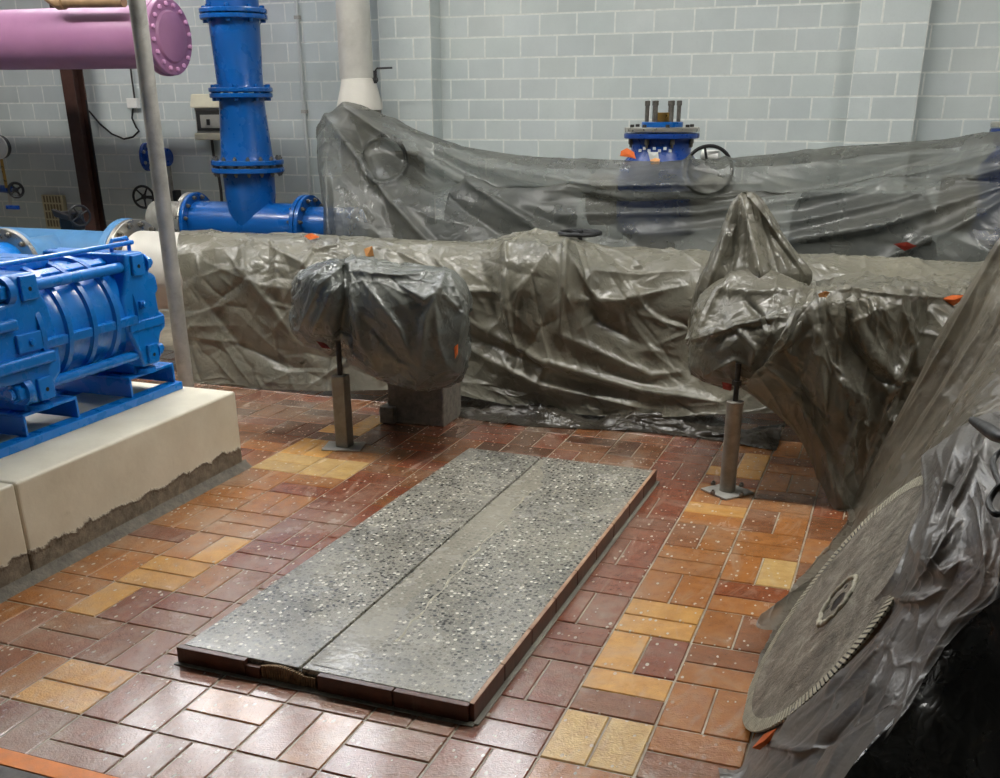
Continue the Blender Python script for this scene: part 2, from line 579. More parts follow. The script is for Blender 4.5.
tag(ce, 'flat grey ceiling over the pump room, darkened to cut bounced light', None, None, 'structure')

# ---- floor tiles: 24 x 11.5 cm clinkers, two to a 25 cm square
def slab_mesh(name, w, d, h, c, mat):
    """flat piece with chamfered upper edge, origin in the middle of its top"""
    x, y = w/2, d/2
    vs = [(-x, -y, -h), (x, -y, -h), (x, y, -h), (-x, y, -h), (-x, -y, -c), (x, -y, -c), (x, y, -c), (-x, y, -c),
          (-x+c, -y+c, 0), (x-c, -y+c, 0), (x-c, y-c, 0), (-x+c, y-c, 0)]
    fs = [(8, 9, 10, 11)]
    for a in (0, 4):
        for i in range(4):
            j = (i+1) % 4
            fs.append((a+i, a+j, a+4+j, a+4+i))
    me = bpy.data.meshes.new(name)
    me.from_pydata(vs, [], fs)
    me.update()
    me.materials.append(mat)
    return me


RB, BR, OB, YE, PY, PK, DK = (140, 76, 50), (146, 92, 55), (178, 116, 58), (226, 170, 90), (220, 184, 118), (152, 98, 72), (108, 66, 43)
marks = []
for c, pts in ((YE, [(84, 672), (53, 692), (104, 596), (157, 578), (174, 565), (224, 547), (622, 650), (628, 683), (655, 625), (658, 608),
                     (752, 465), (749, 474), (701, 509), (312, 443), (330, 445), (361, 432), (369, 424), (318, 452)]),
               (PY, [(574, 736), (619, 748), (779, 572), (286, 466), (291, 457), (327, 466), (340, 470)]),
               (OB, [(721, 628), (719, 539), (806, 485), (800, 468), (656, 587), (690, 590), (690, 730), (685, 700), (700, 740), (735, 690), (560, 775), (620, 775), (205, 520), (250, 500),
                     (190, 540), (130, 540), (90, 560), (20, 610), (60, 600), (700, 572), (690, 560), (660, 560), (730, 600), (745, 575), (735, 545)]),
               (RB, [(379, 478), (353, 490), (377, 492), (343, 505), (330, 514), (305, 525), (290, 535), (272, 555), (255, 560), (660, 665), (665, 650)]),
               (BR, [(600, 705), (590, 700), (700, 670), (720, 660), (745, 620)]), (PK, [(180, 700), (230, 690), (200, 640), (150, 650), (120, 720), (300, 720), (250, 740), (350, 740), (100, 750), (60, 730), (30, 650), (90, 640)])):
    for u, v in pts:
        marks.append((at(u, v, Z=0.0), c))


def tile_tint(cx, cy, w, d, rnd):
    for p, c in marks:
        if abs(p[0]-cx) < w/2+.005 and abs(p[1]-cy) < d/2+.005:
            return c
    q = rnd.random()
    if -.25 < cx < 0:
        return RB if q < .7 else (146, 82, 58)
    if cx >= 0:
        return OB if q < .38 else (BR if q < .75 else (150, 82, 46))
    if cy > 2.3:
        return DK if q < .35 else (BR if q < .75 else RB)
    if cx < -1.5 and cy > .2:
        return OB if q < .42 else (BR if q < .8 else RB)
    if cx < -1.1 and cy > .9:
        return RB if q < .6 else BR
    return PK if q < .5 else (RB if q < .7 else (BR if q < .9 else OB))


meA = slab_mesh('tile', .243, .1195, .03, .003, M['tile'])
meB = slab_mesh('tile', .1195, .243, .03, .003, M['tile'])
cands = []
rnd = random.Random(3)
for j in range(-16, 7):
    for i in range(-2, 15):
        lng = (i+j) % 2 == 0
        for k in (0, 1):
            if lng:
                cx, cy, w_, d_ = j*.25+.0625+.125*k, i*.25+.125, .1185, .241
            else:
                cx, cy, w_, d_ = j*.25+.125, i*.25+.0625+.125*k, .241, .1185
            if cx < -2.2 and cy < 1.6:
                continue
            if -1.10 < cx < -.26 and .2 < cy < 2.1:
                continue
            if cy+d_/2 < -.44:
                continue
            if cy-d_/2 < -.452:
                y1_ = cy+d_/2
                d_ = y1_+.452
                cy = y1_-d_/2
            u, v = seen((cx, cy, 0))
            infr = -25 < u < 1010 and 385 < v < 800
            if cx > .95 or (cx > .75 and cy < 1.2):
                infr = False
            dist = np.linalg.norm(np.array((cx, cy, 0))-CAM)
            cands.append((0 if infr else 1, dist, cx, cy, w_, d_, tile_tint(cx, cy, w_, d_, rnd), rnd.uniform(-.0008, .0004), (rnd.gauss(0, .003), rnd.gauss(0, .003))))
cands.sort(key=lambda c: (c[0], c[1]))
for c in cands[:300]:
    o = bpy.data.objects.new('tile', meA if c[4] > .2 else meB)
    o.scale = (1, c[5]/(.1185 if c[4] > .2 else .241), 1)
    COL.objects.link(o)
    o.parent = fl
    o.location = (c[2], c[3], c[7])
    o.rotation_euler = (c[8][0], c[8][1], rnd.gauss(0, .004))
    jt = rnd.uniform(.88, 1.1)
    o.color = tuple(min(1, k*jt) for k in srgb(*c[6])[:3])+(1,)
mb = MB()
cols = []
for c in cands[300:]:
    x0, x1, y0, y1 = c[2]-c[4]/2, c[2]+c[4]/2, c[3]-c[5]/2, c[3]+c[5]/2
    q = .003
    mb.add([(x0, y0, c[7]-q), (x1, y0, c[7]-q), (x1, y1, c[7]-q), (x0, y1, c[7]-q), (x0+q, y0+q, c[7]), (x1-q, y0+q, c[7]), (x1-q, y1-q, c[7]), (x0+q, y1-q, c[7])],
           [(4, 5, 6, 7), (0, 1, 5, 4), (1, 2, 6, 5), (2, 3, 7, 6), (3, 0, 4, 7)])
    jt = rnd.uniform(.88, 1.1)
    cols += [tuple(min(1, k*jt) for k in srgb(*c[6])[:3])+(1,)]*8
o = mb.build('tile_field', M['tile_stuff'], fl, 0)
tag(o, None, None, None, 'stuff')
ca = o.data.color_attributes.new('tint', 'FLOAT_COLOR', 'POINT')
ca.data.foreach_set('color', np.array(cols, np.float32).ravel())
tg = MB().box(-7.2, 3.4, -4.2, -.514, -.003, .001).build('threshold_floor', M['grey_floor'], fl, 0)

# ---- bricks of the back wall, 24 x 11.3 cm faces, half-brick bond
def brick_mesh(w, h, c=.0015, t=.03):
    x, z = w/2, h/2
    vs = [(-x, t, -z), (x, t, -z), (x, t, z), (-x, t, z), (-x, c, -z), (x, c, -z), (x, c, z), (-x, c, z),
          (-x+c, 0, -z+c), (x-c, 0, -z+c), (x-c, 0, z-c), (-x+c, 0, z-c)]
    fs = [(8, 9, 10, 11)]
    for a in (0, 4):
        for i in range(4):
            j = (i+1) % 4
            fs.append((a+i, a+j, a+4+j, a+4+i))
    return vs, fs


def brick_me(w, h):
    me = bpy.data.meshes.new('brick')
    v, f = brick_mesh(w, h)
    me.from_pydata(v, [], f)
    me.update()
    me.materials.append(M['brick'])
    return me


JW = .0095
bme = brick_me(.25-JW, .125-JW)
TOPX = [0, 60, 130, 200, 290, 315, 316, 345, 385, 440, 520, 620, 700, 800, 900, 1000]
TOPY = [225, 225, 225, 190, 195, 200, 125, 105, 122, 145, 156, 160, 160, 152, 142, 132]
bc = []
for k in range(-12, 9):
    z = 1.445+.125*k+.0625
    if z < .02 or z > 2.7:
        continue
    off = -1.822 if k % 2 == 1 else -1.942
    for i in range(-20, 17):
        x = off+.25*i+.125
        if x < -7.1 or x > 2.1:
            continue
        u, v = seen((x, 5, z))
        vis = -14 < u < 1014 and v > -10 and v < np.interp(u, TOPX, TOPY)+5
        if -2.78 < x < -2.36 or .24 < x < .70:
            vis = False
        bc.append((0 if vis else 1, np.linalg.norm(np.array((x, 5, z))-CAM), x, z))
bc.sort()
for c in bc[:300]:
    o = bpy.data.objects.new('brick', bme)
    COL.objects.link(o)
    o.parent = wl
    o.location = (c[2], 5.0+rnd.uniform(-.0004, .0002), c[3])
    o.rotation_euler = (rnd.gauss(0, .0008), 0, rnd.gauss(0, .0008))
    j = rnd.uniform(.93, 1.03)
    o.color = (j*rnd.uniform(.985, 1), j, j*rnd.uniform(.985, 1.01), 1)
mb = MB()
v0, f0 = brick_mesh(.25-JW, .125-JW)
for c in bc[300:]:
    mb.add([(p[0]+c[2], p[1]+5.0, p[2]+c[3]) for p in v0], f0)
tag(mb.build('brick_field', M['brick_plain'], wl, 0), None, None, None, 'stuff')

# ---- pilasters with their own bricks
bl_, bs_ = brick_me(.24, .125-JW), brick_me(.115, .125-JW)
for nm, x0, lab in (('trim_1', -2.765, 'painted brick pilaster beside the grey duct'), ('trim_2', .283, 'painted brick pilaster right of the open blue valve')):
    yf = 4.83
    p = MB().box(x0, x0+.375, yf+.0012, 5.01, -.004, 5.0).build(nm, M['mortar'], None, 0)
    tag(p, lab, None, None, 'structure')
    sbm = brick_me(.155, .125-JW)
    for k in range(-10, 14):
        zc = 1.445+.125*k+.0625
        seq = [(.12+.005, bl_), (.24+.0115+.0575+.005, bs_)] if k % 2 else [(.0575+.005, bs_), (.1265+.12+.005, bl_)]
        for dx, me in seq:
            o = bpy.data.objects.new('brick', me)
            COL.objects.link(o)
            o.parent = p
            o.location = (x0+dx, yf+rnd.uniform(-.0004, .0002), zc)
            j = rnd.uniform(.94, 1.03)
            o.color = (j*.99, j, j, 1)
        for sx in (0, 1):
            o = bpy.data.objects.new('brick', sbm)
            COL.objects.link(o)
            o.parent = p
            o.location = (x0+(.375+.0012 if sx else -.0012), yf+.088, zc)
            o.rotation_euler = (0, 0, math.pi/2 if sx else -math.pi/2)
            o.color = (.97, .98, .98, 1)

# ---- high windows in the back wall, above the picture
for nm, x0, x1 in (('window_1', -6.5, -2.9), ('window_2', -2.25, -1.65)):
    W_ = MB()
    for a, b, c, d in ((x0-.06, x0, 3.24, 4.66), (x1, x1+.06, 3.24, 4.66), (x0, x1, 3.24, 3.30), (x0, x1, 4.60, 4.66)):
        W_.box(a, b, 4.95, 5.0, c, d)
    wo = W_.build(nm, M['white_paint'], None, 0)
    tag(wo, 'high frosted window band in the back wall above the picture', None, None, 'structure')
    nk = 4 if x1-x0 > 1 else 1
    for k in range(nk):
        xa = x0+(x1-x0)*k/nk
        MB().box(xa+.012, xa+(x1-x0)/nk-.012, 4.975, 4.985, 3.302, 4.598).build('pane', M['frosted_daylight'], wo, 0)
        if k:
            MB().box(xa-.0118, xa+.0118, 4.955, 4.999, 3.301, 4.599).build('mullion', M['white_paint'], wo, 0)

# ---- ceiling luminaires (they light the room)
yy, LZ = 2.35, 3.5
for x in (-4.8, -2.6, -.4, 1.8):
    L = thing('ceiling_luminaire', (x, yy, LZ), 'long fluorescent luminaire hung from the ceiling over the main pipe', 'lamp', 'luminaires over the main pipe')
    MB().box(x-.78, x+.78, yy-.13, yy+.13, LZ-.06, LZ-.0005).build('housing', M['white_paint'], L, 0, .006)
    MB().box(x-.75, x+.75, yy-.11, yy+.11, LZ-.095, LZ-.0605).build('diffuser', M['lamp_diffuser_front'], L, 0, .008)
    for e in (-1, 1):
        MB().box(x+e*.765-.014, x+e*.765+.014, yy-.12, yy+.12, LZ-.095, LZ-.061).build('end_cap', M['grey_plastic'], L, 0)
        MB().rod((x+e*.6, yy, LZ), (x+e*.6, yy, 4.9995), .008, 8).build('hanger_rod', M['galvanised'], L)

# ---- orange line along the threshold
o = MB().box(-3.0, .45, -.512, -.455, -.003, .0035).build('floor_line', M['orange_line'], None, 0, .0012)
tag(o, 'orange painted line along the edge of the tile floor', 'floor line')

# ================================================================== low plinth of washed concrete
FLc, FRc, BRc, BLc = [np.array(q) for q in ((-1.173, .096), (-.214, .088), (-.182, 2.191), (-1.096, 2.221))]


def sp(s, t_, z=0.0):
    a = FLc*(1-s)+FRc*s
    b = BLc*(1-s)+BRc*s
    q = a*(1-t_)+b*t_
    return np.array((q[0], q[1], z))


PL = thing('low_concrete_plinth', sp(.5, .5, 0), 'low washed concrete plinth with pale pebbles set on the tile floor', 'plinth')
H = .055


def quadblock(s0, s1, t0, t1, z0, z1, s0b=None, s1b=None):
    s0b = s0 if s0b is None else s0b
    s1b = s1 if s1b is None else s1b
    return MB().hexa([sp(s0, t0, z0), sp(s1, t0, z0), sp(s1b, t1, z0), sp(s0b, t1, z0)], [sp(s0, t0, z1), sp(s1, t0, z1), sp(s1b, t1, z1), sp(s0b, t1, z1)])


GA, GB = .432, .411     # the joint, near and far
quadblock(.012, GA-.004, .006, .996, .0012, H, None, GB-.004).build('panel', M['terrazzo'], PL, 0, .003)
quadblock(GA+.004, .985, .006, .996, .0012, H, GB+.004).build('panel', M['terrazzo'], PL, 0, .003)
quadblock(GA-.004, GA+.004, .006, .99, .0012, H-.010, GB-.004, GB+.004).build('joint', M['smoothed_mortar'], PL, 0)
# ragged smear of mortar beside the joint
mb = MB()
n = 60
top = []
for i in range(n+1):
    t_ = .02+.95*i/n
    g = GA+(GB-GA)*t_+.012
    wdt = .12+.04*math.sin(i*.31)*math.sin(i*.13)+rnd.uniform(-.016, .016)
    wdt *= min(1, (n-i)/8+.15)
    top.append((sp(g, t_, H+.0006), sp(g+wdt*.5, t_, H+.0022), sp(g+wdt, t_, H+.0004)))
vs = [p for tr in top for p in tr]
fs = []
for i in range(n):
    for k in (0, 1):
        fs.append((i*3+k, i*3+k+1, i*3+k+4, i*3+k+3))
mb.add(vs, fs).build('mortar_smear', M['terrazzo_dusty'], PL, 60)
# pale ridge line right of the smear
mb = MB()
mb.tube([sp(GA+.19-.09*i/30+.006*math.sin(i*1.7), .12+.66*i/30, H-.004) for i in range(31)], [.0055+.0012*math.sin(i*2.1) for i in range(31)], 8)
mb.build('mortar_ridge', M['slurry_pale'], PL)
# edge tiles: right side and back, front with a broken gap
k = 0
for (a, b, cnt) in ((0, 1, 9),):
    for i in range(cnt):
        t0, t1 = i/cnt+.0015, (i+1)/cnt-.0015
        quadblock(.986, 1.0, t0, t1, .0012, H+.001).build('edge_tile', M['edge_tile'], PL, 0, .0015)
        quadblock(.9855, .9985, t0, t1, H+.001, H+.0035).build('edge_trim', M['edge_trim'], PL, 0)
for i in range(4):
    s0, s1 = i*.25+.002, (i+1)*.25-.002
    if i == 1:
        s0 = .30+.001
        continue
    quadblock(s0 if i else 0.0, s1 if i < 3 else .9855, -.004, .006, .0012, H-.001).build('edge_tile', M['edge_tile'], PL, 0, .0015)
quadblock(.252, .30, -.004, .006, .0012, .04, .252, .30).build('edge_tile', M['edge_tile'], PL, 0, .0015)
mb = MB()
for i in range(22):
    s0 = .302+i*.0086
    a, b = sp(s0, .0015, 0), sp(s0+.006, .006, 0)
    h = .052*(.72+.28*math.sin(math.pi*min(1, (i+3)/20)))
    mb.box(a[0], a[0]+.0055, a[1]-.004, a[1]+.013, .0012, h)
mb.build('ribbed_mortar', M['ribbed_mortar'], PL, 0)
quadblock(-.006, 1.006, -.011, .0, .0005, .004).build('mortar_bed', M['smoothed_mortar'], PL, 0, .002)
quadblock(1.0, 1.018, -.005, 1.0, .0005, .005).build('mortar_bed', M['smoothed_mortar'], PL, 0, .002)

# ================================================================== pump plinth
PX1, PY1, PH = -2.03, 1.745, .36
pp = thing('pump_plinth', (-2.9, .5, 0), 'cream painted concrete plinth under the blue pump with bare cement along its foot', 'plinth')
MB().box(-4.2, PX1, .42, PY1, -.003, PH).build('block', M['plinth'], pp, 0, .012, 3)
MB().box(-4.2, PX1, -1.2, .414, -.003, PH).build('block', M['plinth'], pp, 0, .008, 2)
mb = MB()
pr = [(0, 0), (.035, 0), (.030, .007), (.012, .02), (.0, .035)]
n = 20
vs = []
for i in range(n+1):
    yy = -1.2+(PY1+.02+1.2)*i/n
    for a, b in pr:
        vs.append((PX1-.002+a, yy, b-.003))
fs = [(i*5+k, (i+1)*5+k, (i+1)*5+(k+1) % 5, i*5+(k+1) % 5) for i in range(n) for k in range(5)]
mb.add(vs, fs)
mb.build('cement_fillet', M['concrete_block'], pp, 50)

# ================================================================== machinery helpers
_bm = {}


def frame_of(axis):
    a = Vector(axis).normalized()
    return a.to_track_quat('Z', 'Y').to_euler()


def bolt_mesh(r, h, mat, stud):
    key = (round(r, 4), round(h, 4), mat, stud)
    if key not in _bm:
        b = MB()
        b.lathe([(0, r), (h*.85, r), (h, r*.85)], (0, 0, 0), (0, 0, 1), 6)
        if stud:
            b.lathe([(h, r*.55), (h*1.6, r*.55)], (0, 0, 0), (0, 0, 1), 8)
        me = bpy.data.meshes.new('bolt')
        me.from_pydata(b.v, [], b.f)
        me.update()
        me.materials.append(M[mat])
        _bm[key] = me
    return _bm[key]


def bolts(T, c, axis, R, n, r=.014, h=.016, mat='bolt', stud=True, phase=0.0, name='bolt', both=None):
    a = np.array(axis, float)
    a /= np.linalg.norm(a)
    tt = np.array((0, 0, 1.0)) if abs(a[2]) < .9 else np.array((1.0, 0, 0))
    e1 = np.cross(a, tt)
    e1 /= np.linalg.norm(e1)
    e2 = np.cross(a, e1)
    base = parent_loc(T)
    for s_, oo in ([(1, 0.0)] if both is None else [(1, 0.0), (-1, -both)]):
        for k in range(n):
            th = 2*math.pi*(k+phase)/n
            q = np.array(c)+a*oo+(e1*math.cos(th)+e2*math.sin(th))*R
            o = bpy.data.objects.new(name, bolt_mesh(r, h, mat, stud))
            COL.objects.link(o)
            o.parent = T
            o.location = tuple(q-base)
            o.rotation_euler = frame_of(a*s_)


def flange(T, c, axis, R, th, Ri, mat, n=12, name='flange', bmat='bolt', br=.014, both=True, stud=True, phase=.5, bR=.86):
    """disc of thickness th starting at c along the axis, with its ring of bolts on both faces"""
    a = np.array(axis, float)
    a /= np.linalg.norm(a)
    f = MB().lathe([(0, Ri), (0, R-.004), (.004, R), (th-.004, R), (th, R-.004), (th, Ri)], c, a, 48).build(name, M[mat], T)
    if n:
        bolts(f, np.array(c)+a*th, a, R*bR, n, br, br*1.15, bmat, stud, phase, both=th if both else None)
    return f


def handwheel(T, c, axis, R, r, mat='black_iron', spokes=4, hub=.025, dish=.0):
    a = np.array(axis, float)
    a /= np.linalg.norm(a)
    c = np.array(c, float)
    W = MB().ring(c, a, R, r, 40, 8).build('handwheel', M[mat], T)
    tt = np.array((0, 0, 1.0)) if abs(a[2]) < .9 else np.array((1.0, 0, 0))
    e1 = np.cross(a, tt)
    e1 /= np.linalg.norm(e1)
    e2 = np.cross(a, e1)
    for k in range(spokes):
        th = 2*math.pi*(k+.35)/spokes
        d = e1*math.cos(th)+e2*math.sin(th)
        MB().tube([c-a*dish+d*hub*.6, c-a*dish*.6+d*R*.5, c+d*R], [r*.9, r*.75, r*.7], 8).build('spoke', M[mat], W)
    MB().lathe([(-r*1.6-dish, hub*.8), (-dish, hub), (r*1.4-dish, hub*.75)], c, a, 16).build('hub', M[mat], W)
    return W


# ================================================================== blue multistage pump
AX, AZ = -2.48, .75
P_ = thing('multistage_pump', (AX, 1.1, PH), 'bright blue ring section pump with tie rods on the cream plinth', 'pump')
B = 'pump_blue'
# base frame
for x0 in (-2.34, -2.72):
    MB().box(x0, x0+.06, -.75, 1.70, PH+.0005, PH+.035).build('base_rail', M[B], P_, 0, .003)
for y0, y1 in ((1.378, 1.68), (.77, 1.06), (-.1, .2)):
    f = MB().box(-2.74, -2.30, y0, y1, .470, .482).build('foot', M[B], P_, 0, .003)
    for yy in (y0, y1-.012):
        MB().box(-2.74, -2.30, yy, yy+.012, PH+.035, .470).build('foot_web', M[B], f, 0, .002)
# stage casings
for i in range(4):
    y0 = .885+i*.137
    MB().lathe([(0, .20), (0, .232), (.02, .236), (.028, .218), (.05, .212), (.11, .212), (.131, .218), (.136, .230), (.137, .20)],
               (AX, y0, AZ), (0, 1, 0), 48).build('stage_casing', M[B], P_, 50)
    for th in (-.12, 1.1, 2.3):
        cx, cz = AX+.222*math.cos(th), AZ+.222*math.sin(th)
        MB().box(cx-.012, cx+.012, y0+.012, y0+.128, cz-.018, cz+.018, rot=(-th, 'Y')).build('casing_lug', M[B], P_, 0, .004)
mb = MB()
for sx in (-1, 1):
    for sz in (-1, 1):
        MB().rod((AX+sx*.185, .72, AZ+sz*.182), (AX+sx*.185, 1.60, AZ+sz*.182), .021, 18).build('tie_rod', M[B], P_)


def octo(w, h, cut):
    return [(-w, -h+cut), (-w+cut, -h), (w-cut, -h), (w, -h+cut), (w, h-cut), (w-cut, h), (-w+cut, h), (-w, h-cut)]


def slice_(y0, y1, w, h, cut, name, bev=.012, w2=None, h2=None):
    a = octo(w, h, cut)
    b = octo(w2 or w, h2 or h, cut)
    return MB().hexa([(AX+x, y0, AZ+z) for x, z in a], [(AX+x, y1, AZ+z) for x, z in b]).build(name, M[B], P_, 40, bev, 3)


def lugs(y0, y1, pad=True):
    for sx in (-1, 1):
        for sz in (-1, 1):
            x, z = AX+sx*.185, AZ+sz*.182
            l = MB().box(x-.045, x+.045, y0, y1, z-.052, z+.052).build('tie_lug', M[B], P_, 0, .012, 3)
            if pad and sx > 0:
                p = MB().box(x+.044, x+.052, y0+.02, y1-.012, z-.035, z+.035).build('lug_pad', M[B], l, 0, .003)
                MB().lathe([(0, .009), (.0015, .009)], (x+.0525, (y0+y1)/2, z-.002), (1, 0, 0), 14).build('threaded_hole', M['black_iron'], l)




def casting(name, prof, hw, bev=.014):
    """heavy end casting: side outline (y, z) drawn across the width of the pump"""
    b = [(AX-hw, y, z) for y, z in prof]
    t_ = [(AX+hw, y, z) for y, z in prof]
    return MB().hexa(b, t_).build(name, M[B], P_, 40, bev, 3)


def side_pad(y, z, w, h, hole=True):
    p = MB().box(AX+.214, AX+.229, y-w, y+w, z-h, z+h).build('lug_pad', M[B], P_, 0, .004, 2)
    if hole:
        MB().lathe([(0, .008), (.001, .008)], (AX+.2292, y, z-.004), (1, 0, 0), 14).build('threaded_hole', M['black_iron'], p)
    else:
        bolts(p, (AX+.229, y, z), (1, 0, 0), 0, 1, .013, .011, B, False, name='plug')


casting('delivery_casing', [(1.42, .985), (1.535, .985), (1.55, .93), (1.56, .90), (1.60, .875), (1.605, .815), (1.585, .80), (1.59, .73), (1.625, .71), (1.62, .655),
                            (1.58, .635), (1.565, .60), (1.545, .515), (1.44, .515), (1.43, .57), (1.37, .69), (1.365, .81), (1.415, .91)], .216)
casting('bearing_housing', [(1.58, .86), (1.70, .84), (1.70, .66), (1.58, .64)], .12)
side_pad(1.48, .935, .035, .042)
side_pad(1.50, .565, .033, .040)
side_pad(1.475, .775, .016, .016, False)
MB().box(AX+.21, AX+.224, 1.38, 1.60, .672, .712).build('casing_rib', M[B], P_, 0, .006, 3)
for sz in (-1, 1):
    for sx in (-1, 1):
        x, z = AX+sx*.185, AZ+sz*.182
        MB().lathe([(0, .045), (.012, .043)], (x, 1.54, z), (0, 1, 0), 20).build('washer', M[B], P_)
        bolts(P_, (x, 1.552, z), (0, 1, 0), 0, 1, .034, .03, B, True, name='tie_nut')
# bolted-down feet of the delivery casing
for y0 in (1.43, .80):
    MB().hexa([(AX-.15, y0, .4825), (AX+.17, y0, .4825), (AX+.17, y0+.13, .4825), (AX-.15, y0+.13, .4825)],
              [(AX-.12, y0+.03, .58), (AX+.14, y0+.03, .58), (AX+.14, y0+.10, .58), (AX-.12, y0+.10, .58)]).build('casing_foot', M[B], P_, 0, .006)
    MB().lathe([(0, .055), (.02, .05), (.024, .04)], (AX+.16, y0+.07, .4822), (0, 0, 1), 20).build('foot_boss', M[B], P_)
# suction casing at the near end
casting('suction_casing', [(.80, .985), (.92, .985), (.935, .93), (.94, .90), (.965, .86), (.985, .70), (.972, .60), (.93, .575), (.925, .515), (.80, .515), (.79, .60),
                           (.60, .615), (.40, .64), (.40, .86), (.60, .875), (.79, .90)], .216, .018)
side_pad(.87, .935, .04, .044)
side_pad(.865, .565, .038, .042)
side_pad(.83, .745, .065, .034, False)
for sz in (-1, 1):
    for sx in (-1, 1):
        x, z = AX+sx*.185, AZ+sz*.182
        MB().lathe([(0, .052), (.03, .05)], (x, .80, z), (0, -1, 0), 22).build('washer', M[B], P_)
        bolts(P_, (x, .77, z), (0, -1, 0), 0, 1, .038, .036, B, True, name='tie_nut')
MB().box(AX+.20, AX+.245, .42, .93, .655, .70).build('casing_rib', M[B], P_, 0, .012, 3)
MB().box(AX+.20, AX+.24, .42, .78, .80, .84).build('casing_rib', M[B], P_, 0, .012, 3)
MB().lathe([(0, .15), (.05, .16), (.06, .14), (.22, .12), (.23, .16), (.26, .16), (.27, .06), (.5, .06)], (AX, .36, AZ), (0, -1, 0), 36).build('shaft_seal_housing', M[B], P_)
MB().box(AX-.18, AX+.05, .95, 1.18, AZ+.21, AZ+.255).build('top_pad', M[B], P_, 0, .01)
# small balance pipe running over the casings
pts = [(AX+.13, .35, AZ+.262), (AX+.13, .9, AZ+.262), (AX+.13, 1.58, AZ+.262)]
MB().tube(pts, .0095, 10).build('balance_pipe', M[B], P_)
MB().tube([(AX+.11, 1.47, AZ+.20), (AX+.11, 1.47, AZ+.268), (AX+.11, 1.48, AZ+.28), (AX+.11, 1.57, AZ+.28), (AX+.11, 1.58, AZ+.268), (AX+.11, 1.58, AZ+.20)], .008, 8).build('lifting_eye', M[B], P_)
# delivery branch going up from the suction end
MB().lathe([(0, .11), (.1, .10), (.12, .10)], (AX-.12, .60, AZ+.18), (0, 0, 1), 32).build('branch', M[B], P_)

# ================================================================== main pipe (white, pale blue to the left) and what leaves it
MY, MZ, MR = 3.33, .605, .232
mp_ = thing('white_main_pipe', (-1.3, MY, MZ-MR), 'thick white main pipe running under the grey sheeting along the floor', 'pipe')
MB().lathe([(0, MR-.01), (0, MR), (5.2, MR), (5.2, MR-.01)], (-3.72, MY, MZ), (1, 0, 0), 48).build('pipe', M['white_pipe'], mp_)
flange(mp_, (-3.79, MY, MZ), (1, 0, 0), .300, .035, .20, 'stainless', 16, br=.017, bR=.9)
for x in (-3.2, -1.2, .6):
    MB().box(x-.09, x+.09, MY-.12, MY+.12, -.003, MZ-MR+.02).build('pipe_saddle', M['concrete_block'], mp_, 0, .006)
pb = thing('pale_blue_pipe', (-5, MY, MZ-MR), 'pale blue main pipe bolted to the white pipe behind the pump', 'pipe')
MB().lathe([(0, MR-.02), (0, MR-.012), (3.0, MR-.012), (3.0, MR-.02)], (-6.85, MY, MZ), (1, 0, 0), 48).build('pipe', M['pale_blue'], pb)
flange(pb, (-3.845, MY, MZ), (1, 0, 0), .302, .05, .20, 'pale_blue', 0)
for x in (-4.6, -6.2):
    MB().box(x-.09, x+.09, MY-.12, MY+.12, -.003, MZ-MR+.03).build('pipe_saddle', M['concrete_block'], pb, 0, .006)
# elbow off the pale blue pipe towards the pump, ending in a steel flange
bx, bz = -4.32, .655
MB().tube([(bx-.0, MY, bz), (bx, MY-.18, bz), (bx, MY-.42, bz)], [.15, .15, .15], 32).build('branch_pipe', M['pale_blue'], pb, 50)
flange(pb, (bx, MY-.455, bz), (0, 1, 0), .22, .03, .12, 'pale_blue', 0)
fl2 = flange(pb, (bx, MY-.458, bz), (0, -1, 0), .225, .035, .12, 'stainless', 12, br=.017, bR=.88)
MB().lathe([(0, .15), (.5, .15)], (bx, MY-.495, bz), (0, -1, 0), 32).build('branch_pipe', M['pump_blue'], pb)

# ================================================================== blue riser with tee
TX, TY = -3.532, 4.3
tz = .785
R_ = thing('blue_riser_pipe', (TX, TY, 0), 'tall blue flanged riser pipe with tee standing against the wall', 'pipe')
TB = 'tee_blue'
tee = MB().lathe([(0, .13), (0, .148), (.86, .148), (.86, .13)], (TX-.44, TY, tz), (1, 0, 0), 40).build('tee', M[TB], R_)
MB().lathe([(0, .146), (.10, .160), (.2, .170), (.343, .172)], (TX, TY, tz), (0, 0, 1), 40).build('tee_neck', M[TB], tee)
flange(R_, (TX-.47, TY, tz), (1, 0, 0), .205, .03, .12, TB, 12, br=.014)
flange(R_, (TX-.512, TY, tz), (1, 0, 0), .205, .036, .12, 'stainless', 0)
MB().lathe([(0, .14), (.28, .14)], (TX-.80, TY, tz), (1, 0, 0), 32).build('spool', M['galv_dark'], R_)
flange(R_, (TX+.40, TY, tz), (1, 0, 0), .205, .03, .12, TB, 12, br=.014)
flange(R_, (TX+.436, TY, tz), (1, 0, 0), .205, .03, .12, 'tee_blue', 12, br=.014, both=True)
MB().lathe([(0, .135), (.35, .135)], (TX+.466, TY, tz), (1, 0, 0), 32).build('spool', M[TB], R_)
flange(R_, (TX, TY, 1.128), (0, 0, 1), .243, .03, .14, TB, 16, br=.0135, bR=.9)
flange(R_, (TX, TY, 1.176), (0, 0, 1), .243, .03, .14, TB, 16, br=.0135, bR=.9)
for k in range(16):
    th = 2*math.pi*(k+.5)/16
    MB().rod((TX+.219*math.cos(th), TY+.219*math.sin(th), 1.12), (TX+.219*math.cos(th), TY+.219*math.sin(th), 1.21), .007, 8).build('stud', M['bolt_dark'], R_)
MB().lathe([(0, .18), (.03, .172), (.36, .148), (.385, .148)], (TX, TY, 1.205), (0, 0, 1), 44).build('reducer', M[TB], R_)
flange(R_, (TX, TY, 1.588), (0, 0, 1), .205, .027, .12, TB, 8, br=.0165, bmat=TB, stud=False)
